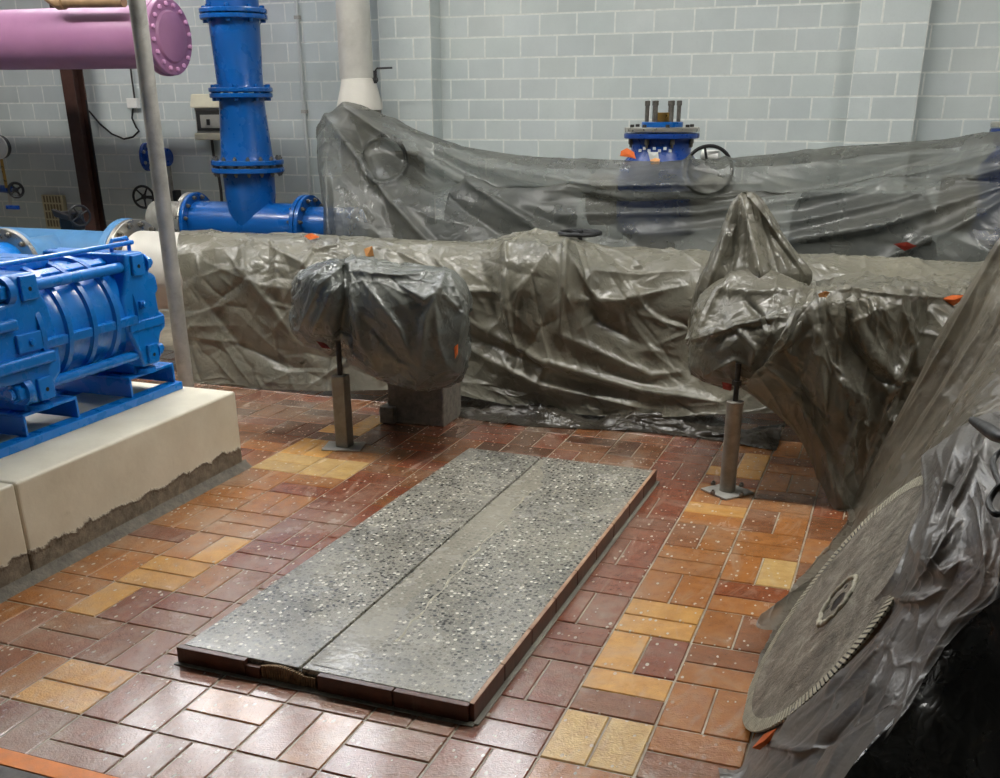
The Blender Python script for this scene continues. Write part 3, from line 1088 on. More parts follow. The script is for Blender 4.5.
flange(R_, (TX, TY, 1.622), (0, 0, 1), .208, .027, .12, TB, 8, br=.0165, bmat=TB, stud=False)
MB().lathe([(0, .155), (.02, .150), (.37, .162), (.40, .166)], (TX, TY, 1.648), (0, 0, 1), 44).build('riser', M[TB], R_)
flange(R_, (TX, TY, 2.046), (0, 0, 1), .215, .027, .12, TB, 8, br=.0165, bmat=TB, stud=False)
flange(R_, (TX, TY, 2.080), (0, 0, 1), .215, .027, .12, TB, 8, br=.0165, bmat=TB, stud=False)
MB().lathe([(0, .166), (2.885, .166)], (TX, TY, 2.106), (0, 0, 1), 44).build('riser', M[TB], R_)
MB().lathe([(0, .10), (.72, .10)], (TX, TY, 0), (0, 0, 1), 24).build('support', M['galv_dark'], R_)

# ================================================================== purple pipe
UY, UZ, UR = 3.92, 1.995, .178
pu = thing('purple_pipe', (-5.2, UY, UZ-UR), 'large dusty purple pipe ending in a blind flange high on the left', 'pipe')
MB().lathe([(0, UR-.01), (0, UR), (3.39, UR), (3.39, UR-.01)], (-7.2, UY, UZ-.03), (3.42, 0, -.03), 48).build('pipe', M['purple'], pu)
flange(pu, (-3.83, UY, UZ-.06), (1, 0, -.009), .222, .04, .14, 'purple', 12, bmat='purple', br=.016, stud=False, bR=.86)
bf = MB().lathe([(0, .218), (.030, .218), (.035, .213), (.035, .150), (.05, .14), (.06, .10), (.064, .0)], (-3.788, UY, UZ-.06), (1, 0, -.009), 40, False).build('blind_flange', M['purple'], pu)
bolts(bf, (-3.752, UY, UZ-.06), (1, 0, 0), .183, 16, .013, .016, 'purple_pale', False, .3)
for x in (-6.3,):
    MB().tube([(x, UY, UZ-.03+UR+.02), (x, UY, 4.995)], .012, 8).build('hanger_rod', M['galvanised'], pu)
    MB().ring((x, UY, UZ-.035), (1, 0, 0), UR+.008, .012, 40, 6).build('hanger_band', M['galvanised'], pu)
b_ = MB()
b_.tube([(-4.48, UY-.22, 4.995), (-4.48, UY-.22, 2.22), (-4.465, UY-.22, 2.155), (-4.42, UY-.22, 2.128), (-3.90, UY-.22, 2.116)], .030, 16)
bp = b_.build('brown_pipe', M['brown_pipe'], None)
tag(bp, 'thin dull brown pipe lying just above the purple pipe', 'pipe')
MB().lathe([(0, .04), (.05, .04)], (-4.40, UY-.22, 2.127), (1, 0, 0), 16).build('coupling', M['brown_pipe'], bp)

# ================================================================== steel column, post, conduit, duct
cx = -5.315
cl = thing('steel_column', (cx, 4.78, 0), 'dark brown steel column below the purple pipe', 'column')
MB().box(cx-.056, cx+.056, 4.72, 4.73, -.003, 4.997).build('flange_plate', M['brown_steel'], cl, 0, .002)
MB().box(cx-.056, cx+.056, 4.83, 4.84, -.003, 4.997).build('flange_plate', M['brown_steel'], cl, 0, .002)
MB().box(cx-.005, cx+.005, 4.73, 4.83, -.003, 4.997).build('web', M['brown_steel'], cl, 0)
gp = thing('galvanised_post', (-2.685, 2.25, 0), 'mottled galvanised steel post rising behind the blue pump', 'post')
MB().lathe([(0, .038), (4.997, .038)], (-2.685, 2.25, 0), (0, 0, 1), 28).build('tube', M['galvanised'], gp)
MB().box(-2.79, -2.61, 2.16, 2.34, -.003, .008).build('base_plate', M['galvanised'], gp, 0, .002)

c0, c1 = at(295.5, 0, Y=4.97), at(310, 195, Y=4.97)
cdt = thing('wall_conduit', (c1[0], 4.97, 0), 'thin pale conduit fixed upright to the brick wall beside the blue riser', 'conduit')
MB().rod((c0[0], 4.975, 0), (c0[0], 4.975, 4.997), .0125, 12).build('tube', M['conduit'], cdt)
for z in (.9, 1.5, 2.1, 2.8):
    MB().box(c0[0]-.02, c0[0]+.02, 4.962, 4.999, z-.012, z+.012).build('clip', M['grey_plastic'], cdt, 0, .003)
dx = -2.80
du = thing('vent_duct', (dx, 4.55, 0), 'pale grey upright duct with flared foot rising out of the sheeting', 'duct')
MB().lathe([(0, .110), (1.80, .103), (3.30, .103)], (dx, 4.55, 1.695), (0, 0, 1), 40).build('duct', M['duct_grey'], du)
MB().lathe([(0, .150), (.03, .150), (.15, .118), (.185, .112), (.19, .10)], (dx+.012, 4.55, 1.51), (0, 0, 1), 40).build('reducer', M['white_pipe'], du)
MB().lathe([(0, .14), (1.512, .14)], (dx+.012, 4.55, 0), (0, 0, 1), 32).build('stand_pipe', M['galv_dark'], du)
mb = MB()
q = at(374, 80, Y=4.55)
mb.rod((dx+.09, 4.55, q[2]), (dx+.15, 4.55, q[2]), .013, 10)
mb.rod((dx+.135, 4.55, q[2]-.02), (dx+.135, 4.55, q[2]+.055), .012, 10)
mb.build('drain_cock', M['black_iron'], du)
MB().tube([(dx+.135, 4.55, q[2]+.05), (dx+.15, 4.55, q[2]+.068), (dx+.26, 4.55, q[2]+.070)], .006, 8).build('lever', M['black_iron'], du)

# ================================================================== small wall equipment on the left
YW = 4.995
a, b2 = at(191, 94, Y=4.9), at(236, 135, Y=4.9)
fb = thing('fuse_box', (a[0]+.15, YW, b2[2]), 'cream fuse box with dark window on the wall behind the blue riser', 'fuse box')
x0, x1, z1, z0 = a[0], a[0]+.34, a[2], a[2]-.30
MB().box(x0+.012, x1-.012, 4.90, YW, z0, z1-.02).build('case', M['grey_plastic'], fb, 0, .008)
MB().hexa([(x0, 4.86, z1-.095), (x1, 4.86, z1-.095), (x1, YW, z1-.095), (x0, YW, z1-.095)], [(x0+.01, 4.875, z1), (x1-.01, 4.875, z1), (x1-.01, YW, z1), (x0+.01, YW, z1)]).build('hood', M['cream_plastic'], fb, 0, .012, 3)
MB().box(x0, x1, 4.88, YW, z0-.012, z0+.035).build('base_rim', M['cream_plastic'], fb, 0, .01, 3)
wn = MB().box(x0+.03, x1-.03, 4.888, 4.8995, z0+.05, z1-.11).build('window', M['dark_plastic'], fb, 0, .003)
MB().box(x0+.07, x1-.1, 4.879, 4.8875, z0+.07, z1-.14).build('breaker_plate', M['grey_plastic'], wn, 0, .002)
MB().box(x0+.13, x0+.155, 4.866, 4.8785, z0+.09, z0+.13).build('breaker_toggle', M['black_iron'], wn, 0, .002)
o = MB().tube([(x0+.09, 4.97, z0-.012), (x0+.09, 4.97, z0-.12), (x0+.12, 4.96, z0-.22), (x0+.15, 4.93, z0-.36), (x0+.2, 4.85, z0-.55), (x0+.22, 4.7, z0-.62)], .011, 8).build('fuse_box_cable', M['dark_plastic'], None)
tag(o, 'dark cable hanging below the cream fuse box', 'cable')
q = at(133, 104, Y=4.97)
jb = thing('junction_box', (q[0], YW, q[2]), 'small white junction box with cable below the purple flange', 'junction box')
MB().box(q[0]-.045, q[0]+.05, 4.95, YW, q[2]-.03, q[2]+.04).build('case', M['white_paint'], jb, 0, .006)
MB().tube([(q[0]+.02, 4.972, q[2]+.04), (q[0]+.02, 4.972, 2.6)], .007, 8).build('feed_cable', M['dark_plastic'], jb)
pts = [(82, 100), (90, 112), (100, 124), (112, 134), (124, 139), (133, 137), (139, 131), (136, 127), (132, 118), (133, 108)]
pw = [at(u, v, Y=4.965) for u, v in pts]
o = MB().tube([pw[0]+(0, -.08, 0)]+pw[1:], .0075, 8).build('hanging_cable', M['black_rubber'], None)
tag(o, 'black cable sagging from the brown column to the junction box', 'cable')
q0, q1 = at(98, 150, Y=4.82), at(107, 228, Y=4.82)
o = MB().tube([at(86, 100, Y=4.80), at(92, 140, Y=4.80), at(99, 185, Y=4.80), at(106, 228, Y=4.80), at(108, 260, Y=4.80)], .007, 8).build('column_cable', M['black_rubber'], None)
tag(o, 'black cable running down beside the brown column', 'cable')

q = at(154, 157, Y=4.75)
gv = thing('blue_globe_valve', q, 'small blue flanged valve with black handwheel on the wall behind the post', 'valve')
MB().lathe([(-.02, .05), (.05, .055), (.11, .072), (.15, .06), (.154, .0)], q+np.array((-.02, 0, 0)), (1, .0, 0), 28).build('body', M['valve_blue'], gv)
flange(gv, q+np.array((-.075, 0, 0)), (1, .15, 0), .10, .022, .03, 'valve_blue', 6, br=.012, bmat='stainless', stud=False, bR=.75)
q2 = at(143.5, 197, Y=4.72)
MB().rod((q[0]+.1, 4.76, q[2]-.05), (q[0]+.1, 4.76, q2[2]-.30), .028, 14).build('drop_pipe', M['galv_dark'], gv)
MB().rod((q[0]-.06, 4.76, q[2]-.02), (q[0]-.06, 4.999, q[2]-.02), .022, 12).build('wall_pipe', M['galv_dark'], gv)
handwheel(gv, q2, (.3, -1, .0), .078, .0095, spokes=5, hub=.022, dish=.01)
MB().rod(q2, (q[0]+.1, 4.80, q2[2]), .011, 10).build('stem', M['black_iron'], gv)
MB().box(q[0]+.06, q[0]+.15, 4.75, 4.83, q2[2]-.05, q2[2]+.05).build('bonnet', M['black_iron'], gv, 0, .008)

q = at(-4, 147, Y=4.55)
pg = thing('pressure_gauge', q, 'round white pressure gauge at the left wall edge', 'gauge')
MB().lathe([(0, .085), (.05, .085), (.055, .078)], q+np.array((0, .05, 0)), (.25, -1, 0), 36).build('case', M['black_iron'], pg)
MB().ring(q+np.array((.0138, -.006, 0)), (.25, -1, 0), .080, .009, 40, 8).build('bezel', M['white_paint'], pg)
MB().lathe([(0, .074), (.002, .074)], q+np.array((.014, -.007, 0)), (.25, -1, 0), 36).build('dial', M['gauge_face'], pg)
MB().tube([q+np.array((.014, -.011, 0)), q+np.array((.05, -.003, .035))], .003, 6).build('needle', M['black_iron'], pg)
MB().rod(q+np.array((0, .03, -.08)), q+np.array((0, .03, -.30)), .012, 10).build('stem', M['brass'], pg)
q = at(16, 190, Y=4.6)
sv = thing('stop_valve', q, 'small blue stop valve with dark wheel below the gauge', 'valve')
MB().rod(q+np.array((-.30, .12, 0)), q+np.array((-.05, .0, .0)), .03, 16).build('body', M['valve_blue'], sv)
MB().rod(q+np.array((-.12, .03, 0)), q, .012, 10).build('stem', M['stainless'], sv)
handwheel(sv, q, (.75, -.65, 0), .052, .011, spokes=4, hub=.02)
MB().box(q[0]-.12, q[0]+.01, 4.58, 4.60, q[2]-.145, q[2]-.115).build('lever', M['valve_blue'], sv, 0, .006)
MB().rod(q+np.array((-.13, .05, 0)), q+np.array((-.13, .05, -.14)), .012, 8).build('lever_stem', M['stainless'], sv)
a, b2 = at(38.5, 195, Y=4.93), at(65, 228, Y=4.93)
vg = thing('vent_grille', ((a[0]+b2[0])/2, YW, b2[2]), 'cream slotted vent grille on the wall left of the brown column', 'grille')
MB().box(a[0], b2[0], 4.955, YW, b2[2]-.02, a[2]).build('back_plate', M['grille_cream'], vg, 0, .004)
for i in range(4):
    for j in range(6):
        xx = a[0]+.02+j*(b2[0]-a[0]-.03)/6
        zz = b2[2]+.005+i*(a[2]-b2[2])/4
        MB().box(xx, xx+.018, 4.9535, 4.9552, zz, zz+.05).build('slot', M['grille_slot'], vg, 0)
q = at(80, 217, Y=3.42)
bv = thing('lever_valve', (q[0], MY, MZ+MR-.02), 'black valve with small handwheel on top of the pale blue pipe', 'valve')
handwheel(bv, q+np.array((0, 0, .008)), (.8, -.6, 0), .062, .008, spokes=4, hub=.018)
MB().rod(q+np.array((-.13, .06, -.01)), q, .013, 10).build('stem', M['black_iron'], bv)
MB().box(q[0]-.16, q[0]-.05, 3.40, 3.52, MZ+MR-.03, q[2]+.03).build('body', M['black_iron'], bv, 0, .014)
MB().hexa([(q[0]-.17, 3.38, q[2]+.0), (q[0]-.03, 3.36, q[2]-.02), (q[0]-.03, 3.40, q[2]-.02), (q[0]-.17, 3.42, q[2])],
          [(q[0]-.19, 3.38, q[2]+.045), (q[0]-.04, 3.36, q[2]+.01), (q[0]-.04, 3.40, q[2]+.01), (q[0]-.19, 3.42, q[2]+.045)]).build('lever', M['black_iron'], bv, 0, .004)

# ================================================================== equipment under the rear sheet
def gate_valve(vx, vy, zt, label, wheel=True):
    """flanged blue valve whose open top stands above the sheet; zt: height of the steel flange"""
    V = thing('gate_valve', (vx, vy, 0), label, 'valve')
    MB().lathe([(0, .12), (zt-.60, .12)], (vx, vy, .0), (0, 0, 1), 24).build('pedestal', M['galv_dark'], V)
    MB().lathe([(0, .16), (.05, .24), (.2, .26), (.42, .24), (.50, .175), (.56, .18), (.575, .19)], (vx, vy, zt-.62), (0, 0, 1), 36).build('body', M['valve_blue'], V, 50)
    flange(V, (vx, vy, zt-.045), (0, 0, 1), .222, .028, .1, 'valve_blue', 0)
    flange(V, (vx, vy, zt-.010), (0, 0, 1), .222, .026, .05, 'stainless', 8, bmat='bolt_dark', br=.013, both=False, stud=False, bR=.8)
    bolts(V, (vx, vy, zt-.046), (0, 0, -1), .19, 8, .014, .03, 'bolt', True, .3)
    pl = MB().lathe([(0, .122), (.024, .122), (.028, .118)], (vx, vy, zt+.0165), (0, 0, 1), 40).build('top_plate', M['tee_blue'], V)
    MB().lathe([(0, .04), (.05, .04)], (vx, vy, zt+.045), (0, 0, 1), 20).build('gland', M['brass'], pl)
    for k in range(6):
        th = 2*math.pi*(k+.25)/6
        MB().lathe([(0, .0125), (.085, .0125), (.088, .016), (.112, .016), (.114, .01)], (vx+.092*math.cos(th), vy+.092*math.sin(th), zt+.045), (0, 0, 1), 12).build('stud', M['bolt'], pl)
    # raised cast lettering blobs on the neck
    for k in range(7):
        th = -1.57+(k-3)*.17
        MB().box(vx+.182*math.cos(th)-.008, vx+.182*math.cos(th)+.008, vy+.182*math.sin(th)-.004, vy+.182*math.sin(th)+.004, zt-.115+.012*(k % 2), zt-.10+.012*(k % 2)).build('cast_mark', M['conduit'], V, 0)
    MB().rod((vx-.42, vy+.02, zt-.40), (vx+.42, vy+.02, zt-.40), .15, 28).build('run_pipe', M['galv_dark'], V)
    if wheel:
        wc = np.array((at(708, 171, Y=4.145)))
        handwheel(V, wc, (.25, -1, 0), .132, .0105, spokes=3, hub=.022)
        MB().rod(wc, (vx+.12, vy-.05, wc[2]+.0), .018, 12).build('stem', M['stainless'], V)
        MB().rod(wc+np.array((-.05, .06, .08)), wc+np.array((.05, .05, .08)), .03, 14).build('gearbox_cap', M['white_paint'], V)
    return V


q = at(662, 130, Y=4.42)
gate_valve(q[0], 4.42, q[2], 'open blue valve with steel flange and upright studs behind the rear sheet')
q = at(1036, 127, Y=4.42)
gate_valve(q[0], 4.42, q[2]+.01, 'blue valve just showing at the right edge above the rear sheet', False)
for xx, hw in ((-1.72, .52), (.45, .48)):  # unseen dark masses, added so the sheet's lower part looks dark
    T = thing('covered_dark_mass', (xx, 4.5, 0), 'unseen machine added to darken the rear sheet ' + ('left of the open valve' if xx < 0 else 'right of the open valve'), 'machine')
    MB().box(xx-hw, xx+hw, 4.25, 4.75, -.003, .42).build('base', M['concrete_block'], T, 0, .02)
    MB().box(xx-hw*.9, xx+hw*.9, 4.32, 4.72, .42, .80).build('housing', M['machine_grey'], T, 0, .04, 3)
    MB().lathe([(0, .12), (.04, .20), (hw*1.5, .20), (hw*1.5+.06, .10)], (xx-hw*.8, 4.52, .86), (1, 0, 0), 28).build('motor', M['machine_grey'], T)
# black handwheel lying level on top of the main pipe's valve
q = at(580, 233, Y=3.42)
lw = thing('level_handwheel', q, 'flat black handwheel poking out of the pipe sheeting', 'handwheel')
handwheel(lw, q, (0, 0, 1), .108, .011, spokes=3, hub=.02)
MB().rod(q+np.array((0, 0, -.12)), q, .014, 10).build('stem', M['black_iron'], lw)

# ================================================================== support posts and block
q = at(727, 492, Z=.0)
sx_, sy_ = q[0], q[1]
s2 = thing('support_stand', (sx_, sy_, 0), 'round galvanised pipe stand with square foot under the right wrapped valve', 'stand')
MB().lathe([(0, .034), (.375, .034), (.380, .036), (.392, .036), (.395, .02)], (sx_, sy_, .008), (0, 0, 1), 28).build('tube', M['galv_dark'], s2)
MB().box(sx_-.08, sx_+.08, sy_-.08, sy_+.08, .0005, .009, rot=(.9, 'Z')).build('base_plate', M['galvanised'], s2, 0, .002)
bolts(s2, (sx_, sy_, .009), (0, 0, 1), .085, 4, .011, .012, 'bolt', True, .6)
MB().rod((sx_, sy_, .40), (sx_, sy_, .56), .011, 12).build('threaded_rod', M['bolt_dark'], s2)
MB().lathe([(0, .022), (.018, .022)], (sx_, sy_, .47), (0, 0, 1), 6).build('nut', M['bolt_dark'], s2)
q = at(345, 447, Z=.0)
sx_, sy_ = q[0], q[1]
s1 = thing('support_stand', (sx_, sy_, 0), 'square grey steel stand under the left wrapped valve', 'stand')
MB().box(sx_-.034, sx_+.034, sy_-.034, sy_+.034, .006, .36).build('tube', M['galv_dark'], s1, 0, .006)
MB().box(sx_-.10, sx_+.09, sy_-.07, sy_+.07, .0005, .0065, rot=(.25, 'Z')).build('base_plate', M['galvanised'], s1, 0, .002)
MB().rod((sx_, sy_, .36), (sx_, sy_, .52), .013, 12).build('threaded_rod', M['bolt_dark'], s1)
q = at(412, 426, Z=.0)
cb = thing('concrete_block', (q[0], q[1]+.1, 0), 'rough dark concrete block standing behind the left stand', 'block')
MB().box(q[0]-.15, q[0]+.17, q[1]+.03, q[1]+.27, .0005, .26).build('block', M['concrete_block'], cb, 0, .008)
MB().box(q[0]-.185, q[0]-.10, q[1]-.01, q[1]+.2, .0005, .09).build('offcut', M['concrete_block'], cb, 0, .008)

# ================================================================== plastic sheets: draped control nets relaxed as inextensible cloth
def spline(A, n, axis, closed=False):
    A = np.moveaxis(np.asarray(A, float), axis, 0)
    m = A.shape[0]
    if closed:
        t_ = np.linspace(0, m, n, endpoint=False)
        idx = lambda k: k % m
    else:
        t_ = np.linspace(0, m-1, n)
        idx = lambda k: np.clip(k, 0, m-1)
    i = np.floor(t_).astype(int)
    if not closed:
        i = np.minimum(i, m-2)
    f = (t_-i).reshape((-1,)+(1,)*(A.ndim-1))
    p0, p1, p2, p3 = A[idx(i-1)], A[idx(i)], A[idx(i+1)], A[idx(i+2)]
    out = p1+.5*f*((p2-p0)+f*((2*p0-5*p1+4*p2-p3)+f*(3*(p1-p2)+p3-p0)))
    return np.moveaxis(out, 0, axis)


def grid_normals(X, closed):
    if closed:
        du = np.roll(X, -1, 1)-np.roll(X, 1, 1)
    else:
        du = np.gradient(X, axis=1)
    dv = np.gradient(X, axis=0)
    n = np.cross(du, dv)
    n /= np.linalg.norm(n, axis=2, keepdims=True)+1e-9
    return n


def polydist(px, pts):
    d = np.full(px.shape[:-1], 1e9)
    pts = [np.array(p, float) for p in pts]
    tot = sum(np.linalg.norm(b-a) for a, b in zip(pts, pts[1:]))
    acc = 0.0
    along = np.zeros(px.shape[:-1])
    for a, b in zip(pts, pts[1:]):
        ab = b-a
        L = np.linalg.norm(ab)
        s_ = np.clip(((px-a) @ ab)/(L*L), 0, 1)
        q = np.linalg.norm(px-(a+s_[..., None]*ab), axis=-1)
        better = q < d
        d = np.where(better, q, d)
        along = np.where(better, (acc+s_*L)/tot, along)
        acc += L
    return d, along


def ridged(shape, rg, fu, fv):
    """smooth random field, a few cells across"""
    a = rg.normal(size=(max(3, fv), max(3, fu)))
    return spline(spline(a, shape[0], 0), shape[1], 1)


SHEETS = []


def drape(A, nu, nv, closed=False, slack=(.02, .02), rough=((6, 6, .01),), ridges=(), iters=110, tether=.012, seed=1, floor=.004,
          collide=None, hold=None, bend=.12, gravity=.0, crease=None):
    rg = np.random.default_rng(seed)
    X = spline(spline(A, nv, 0), nu, 1, closed)
    N = grid_normals(X, closed)
    face = np.sum(N*(CAM-X), axis=2, keepdims=True)
    if not closed:
        N = N*np.sign(np.mean(face))
    else:
        N = N*np.where(np.mean(face*(np.abs(face) > 0)) >= 0, 1, 1)
        c = X.mean(1, keepdims=True)
        N = N*np.sign(np.mean(np.sum(N*(X-c), axis=2)))
    u, v = seen(X.reshape(-1, 3))
    px = np.stack([u, v], -1).reshape(X.shape[:2]+(2,))
    facing = (np.sum(N*(CAM-X), axis=2) > 0).astype(float)
    D = np.zeros(X.shape[:2])
    for pts, wd, amp in ridges:
        d, al = polydist(px, pts)
        g = np.exp(-np.abs(d/wd)**1.3)*np.sin(math.pi*np.clip(.12+.8*al, 0, 1))
        D += .75*g*amp*(facing if closed else 1)
    for fu, fv, amp in rough:
        q = ridged(X.shape[:2], rg, fu, fv)
        if closed:
            w_ = np.clip(np.minimum(np.arange(nu), nu-1-np.arange(nu))/(nu*.06), 0, 1)
            q = q*w_[None, :]
        D += amp*q
        r2 = ridged(X.shape[:2], rg, int(fu*1.7)+1, int(fv*1.7)+1)
        D += amp*.7*(np.exp(-np.abs(r2)*3.0)-.35)*(w_[None, :] if closed else 1)
    X0 = X+N*D[..., None]
    X = X0.copy()
    X += rg.normal(size=X.shape)*.0008
    # rest lengths: a little longer than the flat net so that the film buckles into wrinkles
    nvv, nuu = X.shape[:2]
    cons = []
    base = spline(spline(A, nv, 0), nu, 1, closed)
    su = 1+slack[0]*(1+.6*ridged((nvv, nuu), rg, 5, 4))
    sv = 1+slack[1]*(1+.6*ridged((nvv, nuu), rg, 5, 4))
    for dv, du_, stf in ((0, 1, 1.0), (1, 0, 1.0), (1, 1, .6), (1, -1, .6), (0, 2, bend), (2, 0, bend)):
        if closed:
            sl_a = (slice(0, nvv-dv), slice(None))
            ref = np.roll(base, -du_, 1)[dv:]
            L = np.linalg.norm(ref-base[sl_a], axis=2)
        else:
            if du_ >= 0:
                sa = (slice(0, nvv-dv), slice(0, nuu-du_))
                sb = (slice(dv, nvv), slice(du_, nuu))
            else:
                sa = (slice(0, nvv-dv), slice(-du_, nuu))
                sb = (slice(dv, nvv), slice(0, nuu+du_))
            L = np.linalg.norm(base[sb]-base[sa], axis=2)
            sl_a = sa
        sc = su[sl_a] if dv == 0 else (sv[sl_a] if du_ == 0 else .5*(su[sl_a]+sv[sl_a]))
        cons.append((dv, du_, stf, L*sc))
    tw = np.full((nvv, nuu, 1), tether)
    if hold is not None:
        tw = np.maximum(tw, hold[..., None] if hold.ndim == 2 else hold)
    for it in range(iters):
        acc = np.zeros_like(X)
        cnt = np.zeros(X.shape[:2]+(1,))
        for dv, du_, stf, L in cons:
            if closed:
                Xb = np.roll(X, -du_, 1)[dv:]
                Xa = X[:nvv-dv]
                d = Xb-Xa
                l = np.linalg.norm(d, axis=2)+1e-9
                k = (.5*stf*(l-L)/l)[..., None]*d
                acc[:nvv-dv] += k
                cnt[:nvv-dv] += 1
                kk = np.roll(k, du_, 1)
                acc[dv:] -= kk
                cnt[dv:] += 1
            else:
                if du_ >= 0:
                    sa = (slice(0, nvv-dv), slice(0, nuu-du_))
                    sb = (slice(dv, nvv), slice(du_, nuu))
                else:
                    sa = (slice(0, nvv-dv), slice(-du_, nuu))
                    sb = (slice(dv, nvv), slice(0, nuu+du_))
                d = X[sb]-X[sa]
                l = np.linalg.norm(d, axis=2)+1e-9
                k = (.5*stf*(l-L)/l)[..., None]*d
                acc[sa] += k
                cnt[sa] += 1
                acc[sb] -= k
                cnt[sb] += 1
        X = X+acc/np.maximum(cnt, 1)*1.6
        X[..., 2] -= gravity
        X = X+(X0-X)*tw
        if collide is not None:
            X = collide(X)
        X[..., 2] = np.maximum(X[..., 2], floor)
    # finer grid for the sharp folds
    X = spline(spline(X, nv*2, 0), nu*2, 1, closed)
    nv2, nu2 = X.shape[:2]
    N2 = grid_normals(X, closed)
    Nb = spline(spline(N, nv2, 0), nu2, 1, closed)
    N2 = N2*np.sign(np.mean(np.sum(N2*Nb, axis=2)))
    late = np.zeros((nv2, nu2))
    u, v = seen(X.reshape(-1, 3))
    px = np.stack([u, v], -1).reshape(nv2, nu2, 2)
    facing = (np.sum(N2*(CAM-X), axis=2) > 0).astype(float) if closed else 1.0
    for pts, wd, amp in ridges:
        d, al = polydist(px, pts)
        late += .42*amp*facing*np.exp(-np.abs(d/(wd*.45)))*np.sin(math.pi*np.clip(.12+.8*al, 0, 1))
    if crease:
        # straight sharp folds scattered over the film, measured along the film itself
        n_, lo, hi, amp, ang, spread = crease
        lu = np.concatenate([[0], np.cumsum(np.linalg.norm(np.diff(X, axis=1), axis=2).mean(0))])
        lv = np.concatenate([[0], np.cumsum(np.linalg.norm(np.diff(X, axis=0), axis=2).mean(1))])
        for k in range(n_):
            c = np.array((rg.uniform(0, lu[-1]), rg.uniform(0, lv[-1])))
            L = lo+(hi-lo)*rg.random()**2
            a = math.radians(ang+rg.normal()*spread)
            mid = c+rg.normal(size=2)*L*.08
            d_ = np.array((math.cos(a), math.sin(a)))*L*.5
            wd = rg.uniform(.004, .013)+.015*L
            h_ = np.abs(d_)+L*.25+5*wd
            i0, i1 = np.searchsorted(lu, (c[0]-h_[0], c[0]+h_[0]))
            j0, j1 = np.searchsorted(lv, (c[1]-h_[1], c[1]+h_[1]))
            if i1-i0 < 2 or j1-j0 < 2:
                continue
            G = np.stack(np.meshgrid(lu[i0:i1], lv[j0:j1]), -1)
            q, al = polydist(G, [c-d_, mid, c+d_])
            g = np.exp(-q/wd)*np.sin(math.pi*np.clip(.05+.9*al, 0, 1))
            if closed:
                g = g*np.clip(np.minimum(np.arange(i0, i1), nu2-1-np.arange(i0, i1))/(nu2*.06), 0, 1)[None, :]
            late[j0:j1, i0:i1] += g*amp*rg.uniform(.3, 1)*(1 if rg.random() < .62 else -1)
    X = X+N2*late[..., None]
    if collide is not None:
        X = collide(X)
    X[..., 2] = np.maximum(X[..., 2], floor)
    return X


def grid_faces(nv, nu, closed, base=0):
    i, j = np.meshgrid(np.arange(nv-1), np.arange(nu if closed else nu-1), indexing='ij')
    j2 = (j+1) % nu
    return (base+np.stack([i*nu+j, i*nu+j2, (i+1)*nu+j2, (i+1)*nu+j], -1)).reshape(-1, 4)


def sheet(name, mat, label, nets, cat='plastic sheet'):
    vs, fs, n = [], [], 0
    for X, cl in nets:
        vs.append(X.reshape(-1, 3))
        fs.append(grid_faces(X.shape[0], X.shape[1], cl, n))
        n += len(vs[-1])
    A = np.concatenate(vs)
    F = np.concatenate(fs)
    o0 = np.array((A[:, 0].mean(), A[:, 1].mean(), max(0.0, A[:, 2].min())))
    me = bpy.data.meshes.new(name)
    me.vertices.add(len(A))
    me.vertices.foreach_set('co', (A-o0).astype(np.float32).ravel())
    me.loops.add(F.size)
    me.loops.foreach_set('vertex_index', F.astype(np.int32).ravel())
    me.polygons.add(len(F))
    me.polygons.foreach_set('loop_start', np.arange(0, F.size, 4, dtype=np.int32))
    me.polygons.foreach_set('use_smooth', np.ones(len(F), bool))
    me.update(calc_edges=True)
    me.validate()
    ob = finish(name, me, M[mat], None, 0)
    ob.location = tuple(o0)
    SHEETS.append(A)
    return tag(ob, label, cat)


def P3(rows):
    return np.array([[at(u, v, Y=Y) for u, v, Y in r] for r in rows])


# ---- rear sheet
def hoop(u, v, r, a0):
    return [(u+r*math.cos(a0+k*.35), v+r*1.02*math.sin(a0+k*.35)) for k in range(19)]


U = [317, 319, 330, 347, 366, 392, 440, 520, 620, 680, 760, 850, 930, 1000, 1090]
V = [129, 124, 114, 106, 110, 121, 143, 156, 159, 160, 156, 147, 139, 131, 118]
YT = [4.75, 4.40, 4.36, 4.36, 4.38, 4.40, 4.40, 4.30, 4.08, 4.06, 4.20, 4.3, 4.3, 4.10, 4.05]
rows = []
for dv, dy in ((10, .14), (0, 0), (11, -.10), (38, -.17)):
    rows.append([(u, v+dv, y+dy*(0 if i == 0 else 1)) for i, (u, v, y) in enumerate(zip(U, V, YT))])
rows.append([(u+4, 190+.1*(v-130), (4.74 if i == 0 else 3.97)) for i, (u, v, y) in enumerate(zip(U, V, YT))])
rows.append([(u+6, 250, (4.72 if i == 0 else 3.80)) for i, (u, v, y) in enumerate(zip(U, V, YT))])
rows.append([(u+8, 330, (4.70 if i == 0 else 3.74)) for i, (u, v, y) in enumerate(zip(U, V, YT))])
